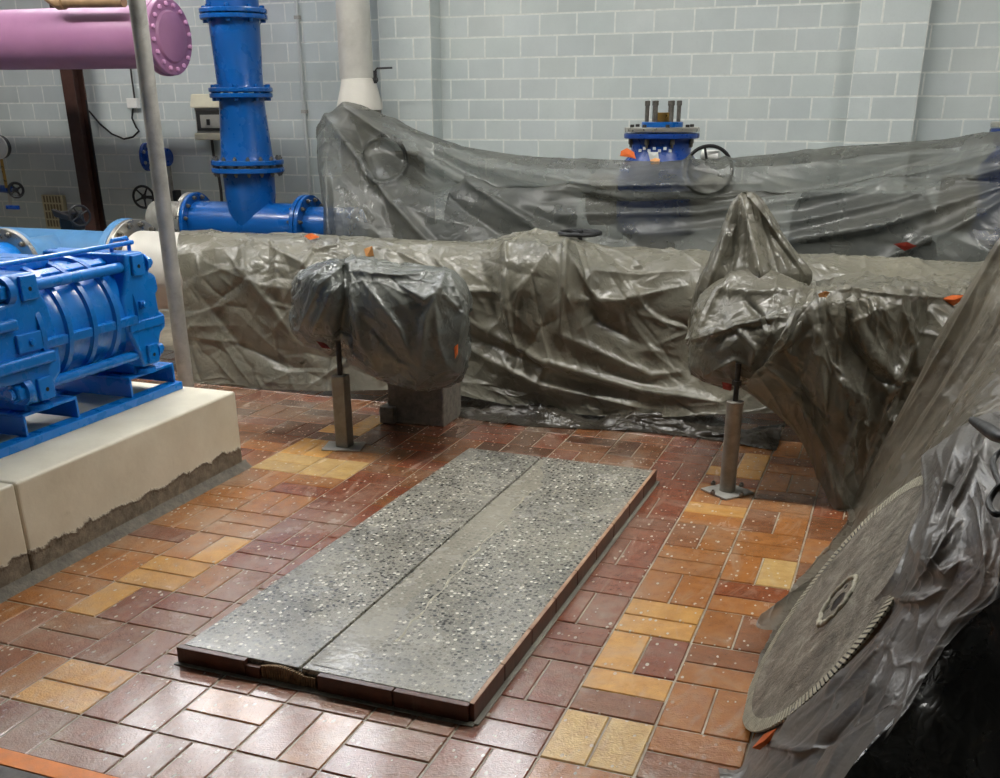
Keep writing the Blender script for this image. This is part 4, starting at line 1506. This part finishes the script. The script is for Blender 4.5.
X = drape(P3(rows), 270, 110, slack=(.012, .008), rough=((9, 5, .006), (22, 9, .003)), seed=4, tether=.03, iters=90, crease=(170, .15, 1.6, .009, 14, 16), ridges=[
    ([(326, 116), (352, 150), (390, 200), (432, 246)], 5, 0.068), ([(345, 108), (400, 143), (480, 190), (560, 243)], 7, 0.090),
    ([(350, 112), (380, 190), (395, 246)], 8, -0.045), ([(375, 135), (470, 215), (520, 246)], 12, -0.045),
    ([(392, 124), (470, 163), (600, 186), (760, 184)], 6, 0.053), ([(420, 146), (520, 178), (640, 200)], 7, 0.053),
    ([(560, 215), (700, 213), (850, 192), (1010, 148)], 7, 0.068), ([(640, 235), (800, 222), (900, 200), (1010, 165)], 6, 0.045),
    ([(760, 246), (880, 226), (1010, 185)], 8, 0.068), ([(880, 262), (960, 225), (1020, 190)], 6, 0.045), ([(700, 205), (850, 180), (960, 150)], 9, -0.045),
    ([(470, 190), (560, 225), (640, 245)], 8, -0.038),
    (hoop(384, 160, 23, 0), 2.5, .022), (hoop(384, 160, 23, 3.1), 2.5, .022), (hoop(708, 171, 22, -.3), 2.5, .016), (hoop(708, 171, 22, 1.5), 2.5, .016)])
sheet('rear_plastic_sheet', 'film_back', 'wide see-through grey plastic sheet hung over the machines at the back wall', [(X, False)])

# ---- valve whose handwheel presses against the back of that sheet
su_, sv_ = seen(X.reshape(-1, 3))
near = X.reshape(-1, 3)[((su_-384)**2+(sv_-160)**2) < 22**2]
q = at(384, 160, Y=near[:, 1].max()+.012)
hv = thing('covered_valve', (q[0], q[1]+.2, 0), 'covered valve whose handwheel shows through the left of the rear sheet', 'valve')
handwheel(hv, q, (.1, -1, 0), .150, .014, spokes=0, hub=.03)
MB().rod(q, (q[0], 4.44, q[2]), .02, 12).build('stem', M['black_iron'], hv)
MB().box(q[0]-.13, q[0]+.22, 4.42, 4.46, .0, q[2]+.05).build('body', M['galv_dark'], hv, 0, .03)

# ---- sheet over the main pipe
U = [182, 215, 250, 290, 330, 380, 430, 480, 506, 535, 566, 600, 650, 690, 740, 800, 860, 920, 1030]
V = [242, 239, 237, 238, 240, 244, 246, 243, 238, 234, 236, 245, 258, 264, 264, 264, 265, 267, 273]
Hm = [385, 387, 388, 390, 391, 390, 391, 400, 405, 409, 413, 416, 417, 416, 414, 413, 413, 413, 413]
FW = [0, 0, .0, .02, .02, .0, .0, .03, .10, .12, .10, .03, .0, .0, .0, .0, .0, .0, .0]
rows = [[np.array((at(u, v, Y=3.36)[0], 3.60, .50)) for u, v in zip(U, V)],
        [np.array((at(u, v, Y=3.36)[0], 3.55, .66)) for u, v in zip(U, V)],
        [at(u, v+.8, Y=3.45) for u, v in zip(U, V)], [at(u, v, Y=3.35) for u, v in zip(U, V)],
        [at(u, v+11, Y=3.20-f) for u, v, f in zip(U, V, FW)], [at(u, v+36, Y=3.085-f) for u, v, f in zip(U, V, FW)],
        [at(u+1, .5*(v+36+h-40), Y=3.06-f*.8) for u, v, h, f in zip(U, V, Hm, FW)],
        [at(u+2, h-40, Y=3.05-f*.4) for u, h, f in zip(U, Hm, FW)], [at(u+2, h-14, Y=3.02) for u, h in zip(U, Hm)],
        [at(u+3, h, Y=3.0) for u, h in zip(U, Hm)]]
rows[0][0][0] += .02


def off_pipe(X):
    d = X[..., 1:]-np.array((MY, MZ))
    r = np.linalg.norm(d, axis=-1, keepdims=True)
    k = np.maximum(1, (MR+.012)/np.maximum(r, 1e-6))
    X = X.copy()
    X[..., 1:] = np.array((MY, MZ))+d*k
    return X


X = drape(np.array(rows), 330, 130, slack=(.022, .012), rough=((9, 4, .009), (18, 7, .004)), seed=11, tether=.015, iters=120, crease=(620, .06, .9, .014, 30, 45), collide=off_pipe, ridges=[
    ([(506, 243), (505, 290), (510, 330), (525, 370)], 4, .05), ([(566, 243), (562, 290), (560, 330)], 4, .05), ([(480, 262), (500, 330), (540, 380)], 9, -.05),
    ([(585, 285), (600, 320), (640, 345)], 9, -.04),
    ([(468, 320), (540, 360), (640, 390), (720, 402)], 6, .05), ([(470, 350), (540, 385), (640, 408)], 6, .04), ([(470, 335), (560, 376), (660, 399)], 5, -.035),
    ([(560, 335), (600, 352), (650, 375), (680, 372)], 4, .035), ([(575, 300), (620, 300), (690, 285)], 6, .04), ([(590, 270), (640, 275), (700, 270)], 5, .03),
    ([(570, 255), (590, 290), (610, 310)], 5, .03), ([(240, 240), (246, 275), (275, 310), (300, 345)], 6, .035), ([(195, 290), (240, 345), (320, 378)], 9, -.03),
    ([(205, 262), (260, 285), (300, 290)], 6, .02), ([(262, 242), (300, 262), (320, 285)], 4, .03), ([(318, 242), (300, 270), (285, 300)], 4, .03),
    ([(430, 250), (470, 300), (480, 330)], 7, .035), ([(450, 290), (500, 292)], 4, .03), ([(650, 300), (690, 320), (690, 380)], 10, -.04),
    ([(820, 270), (880, 282), (960, 276)], 4, .02), ([(540, 325), (548, 360), (535, 385)], 4, .03)])
sheet('pipe_plastic_sheet', 'film_pipe', 'long crinkled grey plastic sheet draped over the main pipe down to the floor', [(X, False)])

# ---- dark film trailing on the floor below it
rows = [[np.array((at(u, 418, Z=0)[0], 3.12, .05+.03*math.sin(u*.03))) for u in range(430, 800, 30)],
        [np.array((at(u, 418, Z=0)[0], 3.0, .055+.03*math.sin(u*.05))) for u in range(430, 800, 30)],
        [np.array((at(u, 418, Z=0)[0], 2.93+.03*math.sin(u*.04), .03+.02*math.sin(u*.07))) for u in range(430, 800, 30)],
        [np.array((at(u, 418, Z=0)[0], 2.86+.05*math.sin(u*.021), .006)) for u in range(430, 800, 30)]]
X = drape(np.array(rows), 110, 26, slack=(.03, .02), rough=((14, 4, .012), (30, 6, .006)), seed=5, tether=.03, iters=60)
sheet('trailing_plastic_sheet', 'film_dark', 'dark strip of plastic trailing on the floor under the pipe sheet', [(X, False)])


# ---- wrapped valve on the left: a bundle closed all round
def bundle(U, VT, VB, D, Yc, m=16, lean=0.0, step=.12):
    rows = []
    for u, a, b, d in zip(U, VT, VB, D):
        r = []
        for k in range(m):
            th = 2*math.pi*k/m
            s_, c_ = math.sin(th), math.cos(th)
            s_ = math.copysign(abs(s_)**.62, s_)
            c_ = math.copysign(abs(c_)**.62, c_)
            # the front face starts lower than the back: the top slopes forward
            top = a+max(0.0, c_)*step*(b-a)
            r.append(at(u+lean*s_, .5*(top+b)-.5*(b-top)*s_, Y=Yc-d*c_))
        rows.append(r)
    return np.array(rows)


A = bundle([291, 294, 301, 313, 330, 345, 352, 375, 405, 435, 455, 465, 469], [302, 288, 275, 265, 259, 262, 258, 257, 262, 265, 273, 287, 308],
           [314, 328, 338, 345, 352, 350, 362, 374, 383, 385, 382, 369, 342], [.02, .11, .18, .23, .26, .24, .29, .31, .31, .29, .24, .16, .03], 2.42)
X = drape(A, 160, 130, True, slack=(.02, .02), rough=((10, 8, .009),), seed=8, tether=.02, iters=90, crease=(250, .06, .55, .013, 60, 55), ridges=[
    ([(344, 262), (346, 300), (338, 350)], 4, -.045), ([(350, 265), (352, 300), (362, 345), (385, 380)], 4, .035), ([(362, 280), (400, 330), (420, 380)], 4, .025),
    ([(352, 272), (400, 276), (445, 272)], 4, .03), ([(445, 275), (425, 320), (420, 380)], 4, .03), ([(400, 285), (425, 300), (445, 285)], 4, .025),
    ([(450, 275), (462, 310), (455, 370)], 4, .03), ([(300, 330), (320, 285), (345, 265)], 4, .03), ([(310, 340), (330, 295), (345, 280)], 4, .025), ([(295, 300), (325, 268), (380, 257)], 5, .03),
    ([(365, 320), (400, 360), (430, 372)], 5, -.02), ([(435, 300), (438, 340), (448, 372)], 4, .02)])
sheet('wrapped_valve_sheet', 'film_left', 'crumpled blue grey plastic bundle wrapped round a valve above the square stand', [(X, True)])

# ---- wrapped valve on the right: bundle, pointed hood and skirt
A = bundle([688, 691, 699, 715, 740, 770, 800, 822, 832], [338, 318, 300, 284, 272, 274, 284, 296, 306], [350, 366, 376, 384, 385, 372, 352, 338, 324],
           [.02, .13, .20, .25, .28, .28, .25, .16, .03], 2.46, step=.5)
X1 = drape(A, 140, 100, True, slack=(.015, .015), rough=((9, 7, .007),), seed=21, tether=.02, iters=90, crease=(160, .06, .45, .012, 60, 55), ridges=[
    ([(692, 340), (740, 325), (785, 318)], 3, .035), ([(735, 325), (755, 350), (750, 370)], 3, .03), ([(700, 330), (715, 295), (735, 275)], 4, .03), ([(745, 300), (770, 325)], 3, -.03),
    ([(760, 368), (790, 340), (812, 302)], 4, .04), ([(705, 375), (735, 360), (760, 372)], 4, .02), ([(720, 290), (760, 292), (800, 290)], 3, .025)])
hv_, hc, hh = [194.5, 197, 203, 215, 240, 262, 277, 292, 310, 335], [745, 745, 746, 747, 749, 752, 752, 746, 737, 728], [1, 8, 14, 20, 33, 46, 54, 52, 46, 40]
A = []
for v, c, h in zip(hv_, hc, hh):
    r = []
    for k in range(20):
        th = 2*math.pi*k/20
        plt = 1+.10*math.sin(5*th+.6)*min(1, h/30)
        r.append(at(c+h*math.sin(th)*plt, v, Y=2.66-.0040*h*math.cos(th)*plt))
    A.append(r)
X2 = drape(np.array(A), 120, 90, True, slack=(.03, .004), rough=((16, 3, .006),), seed=13, tether=.04, iters=70, crease=(70, .1, .6, .012, 90, 10), ridges=[
    ([(742, 198), (752, 240), (762, 290)], 4, .035), ([(752, 198), (780, 240), (806, 275)], 4, .03), ([(734, 205), (722, 250), (700, 310)], 4, .03), ([(738, 205), (735, 250), (728, 285)], 4, -.03),
    ([(748, 215), (745, 260), (748, 295)], 4, -.025), ([(760, 215), (775, 260), (782, 290)], 4, -.025), ([(741, 215), (716, 270), (708, 320)], 3, .02)])
cols = [  # (u, v, Y) from the back edge over the top and down the skirt
    [(806, 288, 2.80), (804, 292, 2.6), (801, 298, 2.42), (792, 318, 2.22), (774, 347, 2.16), (756, 368, 2.15), (748, 380, 2.16), (742, 388, 2.18)],
    [(816, 283, 2.9), (815, 288, 2.7), (813, 294, 2.42), (812, 304, 2.24), (806, 345, 2.20), (800, 385, 2.19), (796, 415, 2.2), (792, 430, 2.2)],
    [(834, 276, 3.0), (835, 284, 2.75), (838, 290, 2.44), (838, 300, 2.24), (832, 350, 2.22), (825, 400, 2.18), (820, 440, 2.18), (814, 472, 2.18)],
    [(860, 274, 3.0), (861, 282, 2.75), (863, 289, 2.46), (864, 300, 2.28), (856, 350, 2.24), (848, 410, 2.17), (843, 470, 2.14), (838, 512, 2.10)],
    [(890, 274, 3.0), (891, 282, 2.75), (893, 290, 2.5), (894, 302, 2.34), (884, 350, 2.28), (872, 410, 2.22), (864, 470, 2.2), (860, 512, 2.14)],
    [(925, 275, 3.0), (925, 283, 2.8), (925, 290, 2.6), (925, 300, 2.46), (914, 350, 2.36), (900, 410, 2.3), (890, 470, 2.28), (886, 505, 2.25)],
    [(958, 277, 3.0), (958, 285, 2.85), (957, 293, 2.7), (955, 303, 2.56), (944, 350, 2.46), (930, 410, 2.4), (920, 465, 2.36), (915, 490, 2.3)],
    [(990, 280, 3.0), (989, 287, 2.9), (987, 295, 2.8), (985, 305, 2.66), (974, 350, 2.56), (960, 410, 2.5), (950, 455, 2.44), (945, 480, 2.4)]]
A = np.array([[at(*q[:2], Y=q[2]) for q in c] for c in cols]).transpose(1, 0, 2)
X3 = drape(A, 140, 150, False, slack=(.02, .012), rough=((8, 6, .014),), seed=32, tether=.02, iters=100, crease=(190, .08, .9, .013, 66, 34), ridges=[
    ([(802, 300), (780, 342), (750, 374)], 4, .04), ([(808, 296), (840, 292), (900, 296), (950, 298)], 3, .035), ([(852, 300), (868, 350), (905, 388)], 4, .05), ([(845, 300), (852, 340), (880, 385)], 5, -.04),
    ([(815, 310), (820, 360), (828, 430)], 6, .035), ([(900, 305), (915, 345), (885, 400), (860, 470)], 6, .045), ([(930, 305), (900, 400), (865, 470)], 6, -.05), ([(870, 375), (890, 392), (912, 380)], 3, .035),
    ([(860, 400), (845, 460), (842, 505)], 4, .03), ([(800, 400), (825, 450), (838, 505)], 4, .03), ([(790, 360), (810, 400), (830, 420)], 6, -.03)])
sheet('hooded_plastic_sheet', 'film_right', 'grey plastic sheet with tall pointed hood and long skirt over the right valve', [(X1, True), (X2, True), (X3, False)])

# ---- sheet on the slope at the right
cols = [[(.60, 2.23, .012), (.64, 2.20, .006), (.76, 2.16, .34), (.885, 2.08, .72), (1.01, 2.00, 1.10), (1.25, 1.96, 1.55)],
        [(.64, 2.00, .012), (.68, 1.98, .006), (.80, 1.93, .29), (.95, 1.87, .68), (1.11, 1.80, 1.08), (1.36, 1.78, 1.45)],
        [(.60, 1.72, .012), (.64, 1.70, .006), (.78, 1.68, .24), (.94, 1.64, .58), (1.12, 1.60, .98), (1.38, 1.58, 1.33)],
        [(.54, 1.42, .012), (.58, 1.42, .006), (.73, 1.42, .22), (.90, 1.40, .52), (1.09, 1.38, .90), (1.38, 1.36, 1.20)],
        [(.50, 1.18, .012), (.54, 1.18, .006), (.68, 1.18, .21), (.86, 1.16, .48), (1.06, 1.14, .82), (1.38, 1.12, 1.08)],
        [(.48, .98, .012), (.52, .98, .006), (.63, .96, .19), (.80, .93, .44), (1.00, .90, .75), (1.38, .90, .98)],
        [(.48, .84, .012), (.52, .84, .006), (.63, .76, .19), (.79, .74, .43), (.97, .72, .70), (1.36, .72, .90)],
        [(.47, .58, .012), (.50, .58, .006), (.635, .56, .19), (.785, .54, .43), (.94, .54, .66), (1.32, .54, .86)],
        [(.50, .36, .012), (.53, .35, .006), (.65, .34, .19), (.79, .33, .41), (.95, .32, .62), (1.32, .32, .84)]]
A = np.array(cols).transpose(1, 0, 2)
X = drape(A, 210, 130, False, slack=(.012, .01), rough=((10, 5, .010), (26, 9, .004)), seed=41, tether=.03, iters=90, crease=(130, .1, 1.0, .009, 88, 12), ridges=[
    ([(1000, 244), (925, 380), (852, 508)], 5, .03), ([(1000, 300), (945, 390), (870, 512)], 6, .035), ([(1000, 345), (950, 420), (890, 520)], 5, .03), ([(1000, 270), (935, 390), (862, 505)], 5, -.03),
    ([(1000, 322), (950, 405), (880, 512)], 5, -.03), ([(1000, 385), (960, 440), (910, 500)], 5, .025)])
# its hem curls up off the floor behind the blade
lipr = [[(758, 674, .004), (780, 655, .004), (806, 628, .004), (842, 584, .004)], [(784, 648, .004), (803, 628, .004), (826, 602, .004), (852, 570, .004)],
        [(800, 630, .02), (814, 612, .02), (832, 594, .02), (854, 564, .02)], [(778, 630, .07), (798, 610, .07), (820, 588, .06), (848, 560, .04)],
        [(757, 627, .085), (783, 607, .09), (810, 586, .08), (842, 557, .05)], [(763, 613, .10), (788, 594, .105), (815, 575, .09), (847, 550, .055)],
        [(788, 606, .08), (806, 590, .08), (827, 575, .07), (852, 550, .04)], [(815, 612, .03), (826, 596, .03), (842, 580, .03), (860, 553, .02)]]
XL = drape(np.array([[at(u, v, Z=z) for u, v, z in r] for r in lipr]), 70, 60, False, slack=(.01, .005), rough=((5, 4, .004),), seed=3, tether=.05, iters=40, crease=(24, .05, .25, .005, 20, 40))
sheet('slope_plastic_sheet', 'film_slope', 'slurry-smeared plastic sheet sloping up from the floor at the right edge', [(X, False), (XL, False)])

# ================================================================== saw blade leaning on the slope
BH = np.array((.666, .458, .343))
e1 = np.array((.45, .41, .79))
e1 /= np.linalg.norm(e1)
bn = np.array((-.858, -.03, .504))
bn -= e1*(bn @ e1)
bn /= np.linalg.norm(bn)
e2 = np.cross(bn, e1)
BRAD = .408
sb = thing('saw_blade', BH-np.array((0, 0, .34)), 'large round diamond saw blade caked in grey slurry leaning on plastic', 'saw blade')


def bpt(r, th, h):
    return BH+(e1*math.cos(th)+e2*math.sin(th))*r+bn*h


N_ = 144
rings = [(.030, .0022), (.075, .0022), (.16, .0022), (.27, .0022), (.368, .0022)]
vs, fs = [], []
for r, h in rings+[(r, -.0022) for r, _ in rings[::-1]]:
    for k in range(N_):
        vs.append(bpt(r, 2*math.pi*k/N_, h))
m = 2*len(rings)
for i in range(m):
    i2 = (i+1) % m
    for k in range(N_):
        k2 = (k+1) % N_
        fs.append((i*N_+k, i*N_+k2, i2*N_+k2, i2*N_+k))
MB().add(vs, fs).build('steel_core', M['slurry_steel'], sb, 40)
MB().lathe([(-.0018, .366), (-.0018, BRAD-.006), (.0018, BRAD-.006), (.0018, .366)], BH, bn, 144, False).build('gap_dark_ring', M['black_iron'], sb)  # added black ring that darkens the gaps between the teeth
mb = MB()
for k in range(168):
    t0 = 2*math.pi*k/168
    t1 = t0+2*math.pi/168*.62
    sk = .035
    mb.hexa([bpt(.3675, t0, -.003), bpt(BRAD, t0+sk, -.003), bpt(BRAD, t1+sk, -.003), bpt(.3675, t1, -.003)],
            [bpt(.3675, t0, .003), bpt(BRAD, t0+sk, .003), bpt(BRAD, t1+sk, .003), bpt(.3675, t1, .003)])
o = mb.build('tooth_rim', M['slurry_pale'], sb, 0)
tag(o, None, None, None, 'stuff')
mb = MB()
rg = random.Random(5)
pts = []
for k in range(40):
    th = 2*math.pi*k/40
    pts.append(bpt(.068+.012*rg.random(), th, .004))
mb.tube(pts, [.005+.004*rg.random() for _ in range(40)], 8, True)
mb.build('slurry_collar', M['slurry_pale'], sb, 60)
MB().lathe([(-.001, .0295), (.0005, .0295)], BH, bn, 32).build('arbor_hole', M['black_iron'], sb)
for k in range(4):
    th = .5+k*math.pi/2
    MB().lathe([(.002, .007), (.003, .007)], bpt(.052, th, 0), bn, 12).build('pin_hole', M['black_iron'], sb)


def under(u, v, d):
    """point of the reading (u, v) on the plane lying d below the blade"""
    dr = _r*(u-CX)/FPX-_u*(v-CY)/FPX+_f
    p0 = BH-bn*d
    return CAM+dr*(((p0-CAM) @ bn)/(dr @ bn))


# ---- silver sheet folded round the front of the slope
st = [  # left, middle, right readings with their depth below the blade plane
    ((948, 438, .00), (965, 422, -.03), (985, 414, -.03), (1015, 410, .0)),
    ((922, 455, -.035), (948, 446, -.06), (980, 440, -.05), (1015, 436, .0)),
    ((922, 480, -.035), (948, 478, -.05), (980, 475, -.04), (1018, 475, .02)),
    ((918, 510, -.03), (945, 512, -.035), (980, 515, -.02), (1016, 525, .03)),
    ((908, 545, -.022), (935, 552, -.02), (965, 562, .0), (1005, 585, .05)),
    ((894, 580, -.008), (918, 592, .0), (935, 604, .012), (962, 625, .05)),
    ((868, 615, .02), (892, 630, .014), (908, 645, .02), (930, 668, .05)),
    ((830, 655, .022), (858, 672, .018), (878, 690, .02), (902, 715, .05)),
    ((790, 685, .022), (822, 712, .018), (845, 732, .025), (872, 752, .05)),
    ((762, 722, .022), (790, 748, .02), (812, 768, .03), (845, 790, .05)),
    ((742, 768, .016), (755, 788, .02), (775, 808, .03), (812, 828, .05)),
    ((715, 800, .016), (728, 825, .02), (745, 845, .03), (785, 865, .05))]
A = np.array([[under(*q) for q in r] for r in st])
A[..., 2] = np.maximum(A[..., 2], .008)
edge = A[:, -1].copy()
X = drape(A, 80, 250, False, slack=(.010, .006), rough=((4, 9, .006),), seed=51, tether=.03, iters=60, crease=(60, .10, .8, .008, 84, 16), ridges=[
    ([(962, 430), (940, 500), (925, 540)], 5, .02), ([(985, 440), (955, 510), (940, 560)], 5, .025), ([(975, 445), (950, 490), (935, 530)], 4, -.02), ([(960, 520), (930, 570), (905, 600)], 5, .02),
    ([(900, 600), (925, 600), (940, 590)], 4, .02), ([(905, 620), (850, 680), (790, 730)], 6, .015), ([(880, 690), (830, 740), (780, 775)], 6, -.012), ([(930, 560), (945, 575), (960, 560)], 4, .018), ([(760, 745), (800, 752), (830, 745)], 4, .015)])
sheet('silver_plastic_sheet', 'film_silver', 'shiny silver grey plastic folded along the lower right rim of the blade', [(X, False)])

# ---- black sheet down the front
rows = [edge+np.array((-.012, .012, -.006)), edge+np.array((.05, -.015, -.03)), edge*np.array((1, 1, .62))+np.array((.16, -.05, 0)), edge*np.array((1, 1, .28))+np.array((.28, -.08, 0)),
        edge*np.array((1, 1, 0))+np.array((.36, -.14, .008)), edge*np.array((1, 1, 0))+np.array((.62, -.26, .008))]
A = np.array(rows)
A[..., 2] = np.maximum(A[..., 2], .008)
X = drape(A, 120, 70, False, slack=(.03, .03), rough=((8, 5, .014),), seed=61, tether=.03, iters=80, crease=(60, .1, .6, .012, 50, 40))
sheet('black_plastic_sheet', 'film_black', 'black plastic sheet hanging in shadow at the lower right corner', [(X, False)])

# ---- black cord loop, black tube for the dark shade in the sheet's mouth
lp = [under(u, v, d) for u, v, d in ((1012, 446, -.05), (1000, 452, -.07), (993, 462, -.08), (996, 474, -.08), (1000, 484, -.08), (994, 492, -.08), (989, 502, -.08), (992, 511, -.08), (999, 514, -.07), (1010, 505, -.05))]
lp = spline(np.array(lp), 60, 0)
o = MB().tube(list(lp), .006, 10).build('cord_loop', M['black_rubber'], None)
tag(o, 'black cord loop on the silver plastic at the right edge', 'cord')
cg = [under(u, v, d) for u, v, d in ((972, 420, -.075), (985, 428, -.085), (998, 436, -.085), (1012, 440, -.07))]
cg = spline(np.array(cg), 24, 0)
o = MB().tube(list(cg), [.008+.006*math.sin(math.pi*i/23) for i in range(24)], 14).build('mouth_shade', M['black_rubber'], None)
tag(o, 'black tube standing in for the dark mouth in the bunched top of the silver plastic', 'opening')

# ================================================================== scraps of tape
allv = np.concatenate(SHEETS)
au, av = seen(allv)


def on_sheet(u, v, lift=.006):
    d = (au-u)**2+(av-v)**2
    c = np.where(d < 4.0**2)[0]
    if len(c) == 0:
        c = np.array([np.argmin(d)])
    z = np.linalg.norm(allv[c]-CAM, axis=1)
    p = allv[c[np.argmin(z)]]
    k = (CAM-p)/np.linalg.norm(CAM-p)
    dr = _r*(u-CX)/FPX-_u*(v-CY)/FPX+_f
    L = np.linalg.norm(p-CAM)/np.linalg.norm(dr)
    return CAM+dr*L+k*lift


def tape(px, mat, label, Y=None, lift=.008):
    """crumpled scrap of adhesive tape with thickness; px: outline readings"""
    pts = [(at(u, v, Y=Y) if Y is not None else None) for u, v in px]
    if Y is None:
        c = on_sheet(sum(p[0] for p in px)/len(px), sum(p[1] for p in px)/len(px), lift)
        pts = [at(u, v, Y=c[1]+.012*math.sin(3*i+u)) for i, (u, v) in enumerate(px)]
    pts = [np.array(p) for p in pts]
    c = sum(pts)/len(pts)
    nrm = (CAM-c)/np.linalg.norm(CAM-c)
    mid = c+nrm*.006
    n = len(pts)
    mb = MB()
    mb.add(pts+[mid]+[p-nrm*.0015 for p in pts]+[mid-nrm*.0015], [(i, (i+1) % n, n) for i in range(n)] + [(n+1+(i+1) % n, n+1+i, 2*n+1) for i in range(n)] +
           [((i+1) % n, i, n+1+i, n+1+(i+1) % n) for i in range(n)])
    o0 = c
    me = bpy.data.meshes.new('tape_scrap')
    me.from_pydata([tuple(np.array(p)-o0) for p in mb.v], [], mb.f)
    me.update()
    ob = finish('tape_scrap', me, M[mat], None, 0)
    ob.location = tuple(o0)
    return tag(ob, label, 'tape')


tape([(621, 151), (627, 148), (634, 152), (636, 159), (628, 157), (620, 156)], 'orange_tape', 'orange tape scrap left of the open blue valve', 4.05)
tape([(650, 160), (655, 158), (660, 159), (659, 165), (652, 166)], 'orange_pale', 'pale orange tape on the rear sheet edge below the open valve', 4.02)
tape([(648, 152), (658, 152), (659, 160), (650, 160)], 'conduit', 'small white tag under the open blue valve', 4.10)
tape([(940, 299), (952, 295), (967, 295), (958, 303), (950, 307)], 'orange_tape', 'bright orange tape on the right end of the hooded sheet')
tape([(818, 294), (825, 291), (830, 292), (826, 297), (819, 297)], 'orange_pale', 'pale orange tape on top of the hooded sheet')
tape([(364, 249), (372, 246), (374, 256), (366, 257)], 'orange_pale', 'pale orange tape on the pipe sheet behind the left bundle')
tape([(304, 236), (311, 233), (320, 237), (310, 240)], 'orange_tape', 'small orange tape where the pipe sheet meets the blue tee')
tape([(316, 341), (325, 343), (331, 349), (322, 348)], 'red_tape', 'dark red strap tip under the left bundle')
tape([(454, 347), (458, 344), (458, 354), (455, 359)], 'orange_tape', 'narrow orange tape at the right end of the left bundle')
tape([(722, 382), (732, 384), (731, 391), (723, 389)], 'red_tape', 'red tape above the round pipe stand', 2.17)
tape([(806, 589), (819, 579), (821, 584), (812, 591)], 'orange_tape', 'orange tape on the curled hem behind the saw blade')
tape([(752, 748), (764, 734), (777, 728), (770, 742), (760, 750)], 'orange_tape', 'orange tape under the toothed rim of the saw blade')
tape([(893, 244), (907, 242), (917, 246), (905, 251)], 'red_tape', 'reddish tape on the rear sheet above the hooded sheet')
